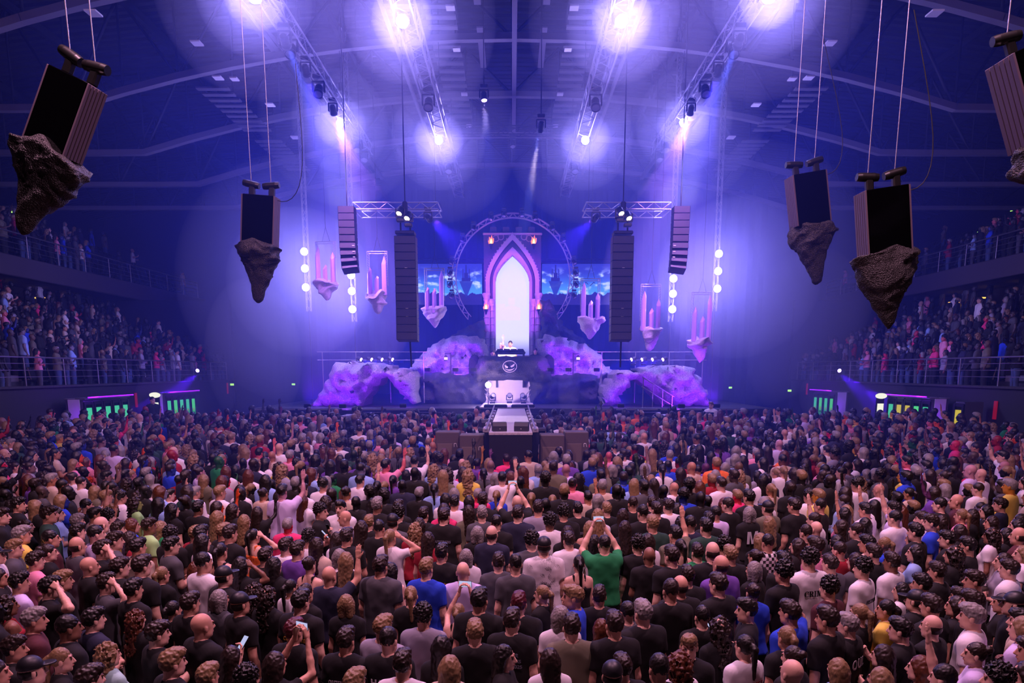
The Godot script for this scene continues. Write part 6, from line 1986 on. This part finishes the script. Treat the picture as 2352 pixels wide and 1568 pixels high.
# who stands where near the camera: x z height turn hair shirt pose print
const CROWD := """-1.25 -5.55 1.81 -27 y K d 0
-3.39 -5.60 1.82 -34 S K d 0
3.93 -5.65 1.80 58 c K d 0
-2.16 -5.69 1.77 -33 c K d 0
3.52 -5.70 1.79 37 s W u 0
0.82 -5.72 1.81 -1 k D d 0
1.21 -5.78 1.85 12 s K d 0
-2.54 -5.83 1.74 -25 y K d 0
2.35 -5.88 1.76 20 b K d 0
-4.04 -5.89 1.78 -42 k W d 0
4.35 -5.93 1.72 54 L K d 0
3.12 -5.93 1.67 30 Y K d 0
-0.93 -5.96 1.81 -9 s W d 0
-4.42 -6.00 1.71 -66 L K d 0
-2.92 -6.03 1.79 -41 y K d 0
0.96 -6.10 1.71 19 S K d 0
1.45 -6.12 1.73 26 r W d 0
3.56 -6.12 1.69 46 r K d 0
-0.54 -6.13 1.69 -9 Y T d 0
-2.08 -6.18 1.70 -31 L K U 0
4.60 -6.24 1.80 62 S K d 0
2.50 -6.26 1.72 34 n K d 0
2.92 -6.29 1.59 21 Y L d 0
-4.05 -6.31 1.68 -59 P K d 0
0.34 -6.32 1.67 9 L W f 0
-3.65 -6.36 1.71 -36 q Q d 0
-0.06 -6.38 1.67 -100 l K d 0
-4.53 -6.40 1.75 -63 S K d 0
-1.13 -6.46 1.81 -14 s K d 2
-2.57 -6.46 1.63 -33 L K d 0
2.14 -6.48 1.73 26 p W d 6
1.63 -6.48 1.73 165 y K d 0
4.28 -6.49 1.65 59 n v d 0
3.43 -6.51 1.62 40 L K d 0
-0.65 -6.53 1.70 -10 l K d 0
-1.54 -6.54 1.77 -15 S K d 3
4.82 -6.69 1.82 38 Y v d 0
-4.20 -6.70 1.83 -45 s K d 0
2.61 -6.71 1.72 15 P K d 0
-3.37 -6.71 1.76 -46 s K f 0
3.01 -6.76 1.89 39 S K d 0
0.57 -6.76 1.81 5 s A d 0
-2.09 -6.77 1.76 -21 R K d 0
0.98 -6.78 1.83 13 S K d 0
-2.97 -6.79 1.81 -36 b K f 0
3.74 -6.80 1.76 47 s K f 0
-0.36 -6.82 1.73 10 y K d 0
-1.25 -6.86 1.76 -25 y H d 0
2.01 -6.88 1.74 25 C K d 0
4.12 -6.95 1.73 34 b K f 0
4.51 -6.95 1.84 50 g W d 0
-4.71 -6.98 1.79 -54 g m d 0
3.33 -7.01 1.72 43 g K d 7
0.00 -7.01 1.77 -14 S K d 4
5.04 -7.02 1.76 54 s T d 0
1.30 -7.05 1.84 22 g K d 0
2.78 -7.10 1.82 37 S B h 0
-4.20 -7.11 1.74 -38 s N d 0
0.90 -7.18 1.60 14 r K d 0
-0.90 -7.19 1.74 -6 c H d 0
0.49 -7.20 1.73 7 o W d 0
2.40 -7.26 1.78 75 s K f 0
1.95 -7.28 1.70 8 s K d 0
4.71 -7.28 1.86 43 S K d 0
4.32 -7.32 1.80 31 S K d 0
-3.91 -7.38 1.62 -26 r K d 0
-0.34 -7.40 1.84 -14 s K d 0
3.62 -7.40 1.68 38 P K d 0
5.23 -7.42 1.79 59 k K d 0
0.07 -7.42 1.79 -3 R K d 0
1.21 -7.45 1.68 16 s D d 0
-2.85 -7.47 1.77 -39 k K d 0
-3.38 -7.47 1.77 -28 S K d 0
-2.22 -7.48 1.79 -21 s K d 1
3.98 -7.56 1.66 49 p Y d 0
0.65 -7.57 1.81 80 y B d 0
1.69 -7.61 1.87 9 s K d 0
4.78 -7.66 1.66 51 L K d 0
-5.47 -7.71 1.65 -43 C Rt d 0
4.37 -7.71 1.71 35 k K d 8
-0.58 -7.72 1.56 -11 P Kt U 0
-1.80 -7.74 1.65 -2 O K d 0
-3.69 -7.74 1.58 -29 p K f 0
5.38 -7.81 1.64 55 n K f 0
3.48 -7.84 1.80 32 c m d 0
0.96 -7.84 1.71 -1 S K d 0
-2.69 -7.85 1.70 -25 C K d 0
-3.22 -7.86 1.66 -31 o D d 0
-4.17 -7.86 1.78 -30 s K d 0
2.28 -7.90 1.83 33 s K d 5
-5.12 -7.91 1.79 -51 s K h 0
1.87 -7.96 1.79 12 b K d 0
-1.13 -7.96 1.67 5 P K d 0
5.01 -7.98 1.64 38 S K d 0
-2.31 -8.01 1.68 -26 n K d 0
4.61 -8.04 1.78 48 s K d 0
2.72 -8.06 1.67 10 n B d 0
0.34 -8.07 1.64 60 P K d 0
-4.61 -8.12 1.76 -46 S D h 0
-5.60 -8.12 1.77 -44 s v c 0
-2.94 -8.17 1.63 -30 C K d 0
5.33 -8.24 1.75 58 S K d 0
3.14 -8.29 1.83 34 c K c 23
-5.22 -8.30 1.73 -49 y K d 0
2.04 -8.33 1.78 14 S K d 0
-3.35 -8.34 1.77 -35 k K d 0
-2.60 -8.39 1.60 -31 p W d 0
-2.14 -8.40 1.75 -19 b N u 0
-4.35 -8.43 1.87 -30 s K d 11
4.60 -8.44 1.54 46 l W d 0
-1.01 -8.45 1.83 -17 y B d 0
-0.58 -8.50 1.77 -4 b v d 0
2.48 -8.54 1.84 24 b V d 0
-1.57 -8.57 1.82 -16 S D d 0
-3.69 -8.59 1.86 -28 s W c 0
5.10 -8.59 1.74 37 S K d 0
4.21 -8.61 1.77 44 c W d 21
0.04 -8.62 1.83 10 s D d 0
-4.72 -8.63 1.78 -42 S K d 0
6.00 -8.65 1.75 43 S Wl h 0
-6.20 -8.66 1.64 -67 L K d 0
3.61 -8.73 1.85 16 c W d 22
-5.19 -8.82 1.73 -44 b K d 0
2.97 -8.83 1.67 35 o K d 0
-4.31 -8.83 1.61 -26 P K d 0
4.69 -8.87 1.77 35 S W d 20
1.97 -8.88 1.85 27 S K d 0
-3.35 -8.89 1.71 -28 l K h 0
-3.92 -8.92 1.64 -43 r K d 0
-2.95 -8.92 1.70 -26 l K d 0
3.96 -8.94 1.72 28 S D d 0
2.49 -8.96 1.88 6 b K d 0
-0.17 -8.96 1.74 3 S D d 0
-2.53 -8.98 1.69 -21 n Kt d 0
-1.51 -8.98 1.61 -23 l Kt d 0
-2.07 -8.99 1.74 -8 Y K d 0
-5.98 -9.01 1.74 -42 S P d 0
0.84 -9.03 1.69 5 p Kt d 0
3.44 -9.10 1.71 25 s K d 0
4.34 -9.10 1.70 31 L D d 0
-6.55 -9.11 1.79 -66 k W d 0
2.79 -9.20 1.76 20 y K d 0
-0.90 -9.22 1.78 -12 s K d 13
6.31 -9.24 1.65 64 L H d 0
1.76 -9.24 1.73 5 b K f 0
-3.17 -9.25 1.72 -23 S K d 0
5.69 -9.28 1.73 42 C K d 0
-2.77 -9.30 1.79 -27 s V d 0
4.67 -9.30 1.75 35 S K d 0
-5.29 -9.30 1.80 -55 S K h 0
0.41 -9.32 1.84 6 k F d 0
-2.24 -9.36 1.67 -5 o W d 0
2.41 -9.36 1.74 12 S G d 0
3.94 -9.36 1.83 42 S P d 0
-3.80 -9.40 1.74 -15 p Kt d 0
3.18 -9.42 1.65 28 n K d 0
-5.68 -9.43 1.81 -34 b D d 0
5.29 -9.45 1.70 54 l L d 0
-6.10 -9.48 1.70 -48 n K d 0
-4.93 -9.50 1.77 -28 s T d 0
4.32 -9.51 1.72 24 s R d 0
-6.57 -9.51 1.75 -64 y D d 0
-0.61 -9.52 1.62 10 o W d 0
6.02 -9.52 1.78 45 s K d 0
1.22 -9.54 1.80 7 s G U 0
-4.54 -9.59 1.76 -49 s D d 10
6.80 -9.60 1.64 67 Y W d 0
2.82 -9.61 1.75 14 c K d 0
-3.02 -9.63 1.74 -29 S W d 0
-4.13 -9.65 1.79 -33 l W d 0
-2.61 -9.68 1.73 -23 L T d 0
4.77 -9.69 1.76 46 s T d 0
1.69 -9.70 1.74 14 c K d 18
0.26 -9.70 1.80 14 c D d 19
-5.34 -9.71 1.80 -55 S D d 0
3.45 -9.74 1.76 12 s X d 0
2.27 -9.75 1.69 21 p Kt d 0
-6.28 -9.84 1.79 -54 s m d 0
3.90 -9.86 1.67 37 L K d 0
0.78 -9.88 1.75 15 s W f 0
-6.71 -9.89 1.83 -45 g Y d 0
-2.27 -9.92 1.79 -13 S K d 0
5.99 -9.93 1.75 51 s K d 0
-4.70 -9.97 1.79 -21 c K c 0
6.98 -9.97 1.79 44 b m d 0
-3.89 -9.98 1.82 -31 s K d 0
-4.30 -10.00 1.81 -19 s K d 0
-5.75 -10.00 1.81 -43 s v d 0
-1.68 -10.00 1.76 -23 P W h 0
5.58 -10.00 1.84 37 s K d 0
-2.82 -10.04 1.73 -30 c W d 0
5.18 -10.06 1.63 50 P B d 0
-0.28 -10.07 1.79 -11 b N d 0
1.90 -10.09 1.67 5 L W d 0
-5.34 -10.12 1.69 -44 L R d 0
4.55 -10.13 1.64 19 l K d 0
3.48 -10.15 1.66 16 Y K d 0
2.30 -10.16 1.76 20 s A u 0
-1.18 -10.18 1.67 -8 L R d 0
1.16 -10.19 1.62 1 l W d 0
2.73 -10.19 1.86 18 s e d 0
4.14 -10.20 1.77 21 s K f 0
-6.13 -10.21 1.78 -41 s K d 0
-6.55 -10.26 1.65 -48 C K d 0
-2.48 -10.27 1.64 -28 L W d 0
-4.12 -10.33 1.75 -36 y K d 0
-1.89 -10.33 1.80 -17 s K d 0
-4.53 -10.34 1.71 -26 y R d 0
6.87 -10.37 1.67 47 C W d 0
5.75 -10.38 1.61 33 l K f 0
-5.66 -10.40 1.76 -48 S Y d 0
4.95 -10.40 1.74 33 s K d 0
0.80 -10.42 1.69 -3 L K d 0
-0.50 -10.48 1.67 -4 o K d 0
2.03 -10.48 1.83 16 y e d 0
-5.27 -10.51 1.78 -48 S E d 0
-1.41 -10.52 1.71 4 q R d 0
4.41 -10.52 1.73 30 b D d 0
-3.75 -10.52 1.62 -29 p Ot h 0
7.21 -10.57 1.62 48 l K d 0
6.11 -10.57 1.82 58 s B d 0
2.60 -10.58 1.80 5 s N d 0
6.53 -10.58 1.67 35 L K d 0
-6.00 -10.60 1.78 -32 b D d 0
-2.20 -10.60 1.72 -9 L K d 0
1.66 -10.67 1.70 3 L K f 0
-1.76 -10.72 1.79 -11 k D d 0
0.56 -10.76 1.78 0 c W d 14
-0.23 -10.79 1.76 -10 s K d 0
-5.66 -10.81 1.70 -45 r B d 0
7.54 -10.83 1.69 47 l K d 0
5.72 -10.85 1.81 29 s W d 0
-7.65 -10.87 1.84 -64 S K d 0
-6.94 -10.88 1.86 -62 S e d 0
1.17 -10.89 1.64 -7 Y Wt f 0
-6.54 -10.91 1.74 -41 g D d 0
4.54 -10.91 1.76 37 s W u 0
4.95 -10.92 1.65 46 L D d 0
-5.28 -10.92 1.63 -41 Y G d 0
-1.39 -10.92 1.68 -18 L K d 0
6.21 -10.98 1.76 49 S W d 0
2.98 -10.99 1.75 15 s K d 0
-2.17 -11.00 1.70 -6 y K d 0
5.35 -11.01 1.66 23 l T d 0
3.91 -11.04 1.67 12 Y K d 0
1.99 -11.08 1.84 19 s K d 0
0.09 -11.09 1.82 -8 s N d 0
-1.04 -11.10 1.78 -11 S K d 12
-2.56 -11.11 1.74 95 b H f 0
2.59 -11.13 1.66 5 l Kt d 0
-0.46 -11.13 1.81 9 g D d 0
6.58 -11.14 1.66 57 L K d 0
-1.74 -11.14 1.81 -3 c K d 0
-6.20 -11.16 1.74 -36 c W d 0
-4.53 -11.19 1.72 -27 Y K d 0
-4.12 -11.19 1.66 -25 Y K d 0
7.42 -11.23 1.63 58 L K d 0
-7.14 -11.23 1.78 -55 s L d 0
-7.53 -11.25 1.57 -59 n K d 0
0.80 -11.27 1.79 2 c K d 15
5.93 -11.29 1.84 52 s v u 0
-1.38 -11.33 1.74 -13 S K d 0
3.18 -11.37 1.75 21 s v d 0
1.34 -11.37 1.71 6 Y W f 0
7.03 -11.37 1.71 35 P P d 0
2.26 -11.38 1.81 25 S K d 0
7.97 -11.39 1.62 41 L K d 0
5.20 -11.40 1.72 41 l P u 0
0.41 -11.41 1.83 -5 S H d 0
1.74 -11.41 1.70 -1 L K d 0
-3.00 -11.41 1.77 -95 c K f 0
3.73 -11.46 1.72 21 o K d 17
-2.13 -11.50 1.86 -10 g K d 0
-0.69 -11.55 1.72 10 L A d 0
5.63 -11.58 1.75 36 s W u 0
6.20 -11.61 1.70 30 r K d 0
7.35 -11.62 1.64 60 L K d 0
4.51 -11.63 1.81 33 S K d 0
-1.09 -11.64 1.73 2 L M c 0
1.05 -11.64 1.75 18 s K d 12
4.09 -11.65 1.77 26 k A d 0
-7.30 -11.68 1.66 -60 L L d 0
2.51 -11.70 1.79 18 s W f 0
-5.06 -11.72 1.75 -18 s K c 0
-5.47 -11.73 1.71 -35 l K d 0
4.97 -11.75 1.78 44 s K d 0
1.53 -11.76 1.72 19 y K d 0
-2.77 -11.76 1.75 170 s W f 0
1.95 -11.78 1.81 13 s K d 0
-1.84 -11.79 1.75 -23 S K d 0
3.49 -11.79 1.79 33 s K d 0
-8.00 -11.80 1.79 -56 s K d 0
7.70 -11.82 1.66 61 l K d 0
0.08 -11.82 1.82 12 b K U 0
6.97 -11.87 1.77 37 s K d 0
-4.55 -11.88 1.67 -37 L K d 0
-0.48 -11.91 1.84 -10 s K d 0
-6.98 -11.95 1.73 -40 s K u 0
5.49 -11.96 1.63 28 Y K d 0
8.06 -12.02 1.73 49 S N d 0
-0.95 -12.02 1.77 -3 s W d 0
7.33 -12.03 1.79 60 b m d 0
3.91 -12.04 1.86 26 s K d 0
-2.30 -12.04 1.72 -6 l K f 0
2.32 -12.06 1.75 5 S K d 0
-3.07 -12.06 1.76 -25 L K d 0
2.73 -12.06 1.70 9 n K d 0
-4.25 -12.16 1.61 -12 n K d 0
-5.90 -12.18 1.77 -24 s L d 9
-4.93 -12.20 1.70 -37 l O d 0
3.15 -12.20 1.80 7 g K d 0
3.55 -12.21 1.76 10 s K d 0
-7.97 -12.21 1.72 -42 L K d 0
6.74 -12.22 1.64 39 r K d 0
-5.47 -12.23 1.80 -24 b K d 0
-0.24 -12.23 1.59 -1 l K d 0
-7.58 -12.28 1.80 -45 s B d 0
4.24 -12.29 1.76 32 s K d 0
6.11 -12.31 1.70 28 p W d 0
-6.36 -12.31 1.74 -49 b E d 0
5.18 -12.33 1.81 39 y Y d 0
5.62 -12.35 1.71 43 S L d 0
1.45 -12.35 1.79 18 c K d 0
-2.18 -12.43 1.78 1 s K d 0
8.01 -12.45 1.62 37 l L d 0
-3.07 -12.45 1.80 -16 s K d 0
-6.94 -12.46 1.76 -42 s W u 0
-2.67 -12.48 1.65 -3 C K d 0
-3.94 -12.51 1.85 -9 g v d 0
-8.25 -12.52 1.64 170 l Wt d 0
2.95 -12.55 1.76 9 y B d 0
3.36 -12.56 1.65 19 Y K d 0
1.80 -12.58 1.84 15 S K d 0
-7.70 -12.68 1.79 -59 S Kl d 0
-8.71 -12.69 1.61 -54 l Kt d 0
-1.16 -12.73 1.72 8 P W d 0
5.18 -12.74 1.71 21 s W d 0
-5.10 -12.75 1.78 -35 s W d 0
0.34 -12.79 1.72 -6 l K d 0
-3.66 -12.81 1.66 -26 n W d 0
3.96 -12.82 1.69 28 l M d 0
2.65 -12.83 1.78 26 s K d 0
-0.75 -12.83 1.65 -6 l K d 0
-2.91 -12.84 1.82 -19 s T d 0
-2.50 -12.85 1.75 0 s Kl d 0
6.80 -12.87 1.64 32 r K d 0
-6.90 -12.87 1.66 -41 L W d 0
-4.09 -12.88 1.74 -28 y K d 0
7.43 -12.89 1.81 48 s V d 0
5.88 -12.92 1.80 28 s K d 0
0.72 -12.95 1.64 -4 l K U 0
1.93 -12.96 1.70 -4 b K f 0
-6.51 -12.98 1.74 -46 S K d 0
-4.45 -13.07 1.74 -15 b T d 0
1.36 -13.07 1.61 16 n T d 0
-1.66 -13.07 1.68 -14 C K d 0
-4.86 -13.09 1.67 -34 o K d 0
4.99 -13.11 1.77 25 s K d 0
3.17 -13.12 1.82 26 s K d 0
-7.19 -13.16 1.76 -42 s D d 0
6.21 -13.17 1.83 27 s W d 0
7.16 -13.18 1.72 39 s T c 0
-1.04 -13.19 1.71 -10 p v d 0
-3.78 -13.21 1.71 -27 P W d 0
-0.62 -13.22 1.62 -12 P M d 0
-8.13 -13.24 1.79 -43 s T d 0
6.65 -13.26 1.70 30 l W d 0
-8.54 -13.28 1.67 -45 C D d 0
-6.24 -13.29 1.60 -48 l W u 0
-6.82 -13.31 1.62 -27 L W d 0
-7.58 -13.31 1.73 -49 g A d 0
-5.78 -13.33 1.64 -33 C W d 0
-1.42 -13.40 1.75 -2 s L d 0
1.66 -13.41 1.75 -6 s T d 0
-9.30 -13.42 1.64 -41 l K d 0
3.84 -13.43 1.79 25 s W d 0
-0.28 -13.45 1.61 -11 L B d 0
4.76 -13.46 1.74 21 s T d 0
-5.00 -13.47 1.71 -14 y W d 0
3.00 -13.56 1.67 24 r W d 0
3.49 -13.66 1.74 31 b T d 0
2.28 -13.66 1.79 -3 s L d 0
-6.68 -13.69 1.60 -23 L Wt d 0
2.67 -13.81 1.76 9 s W d 16"""
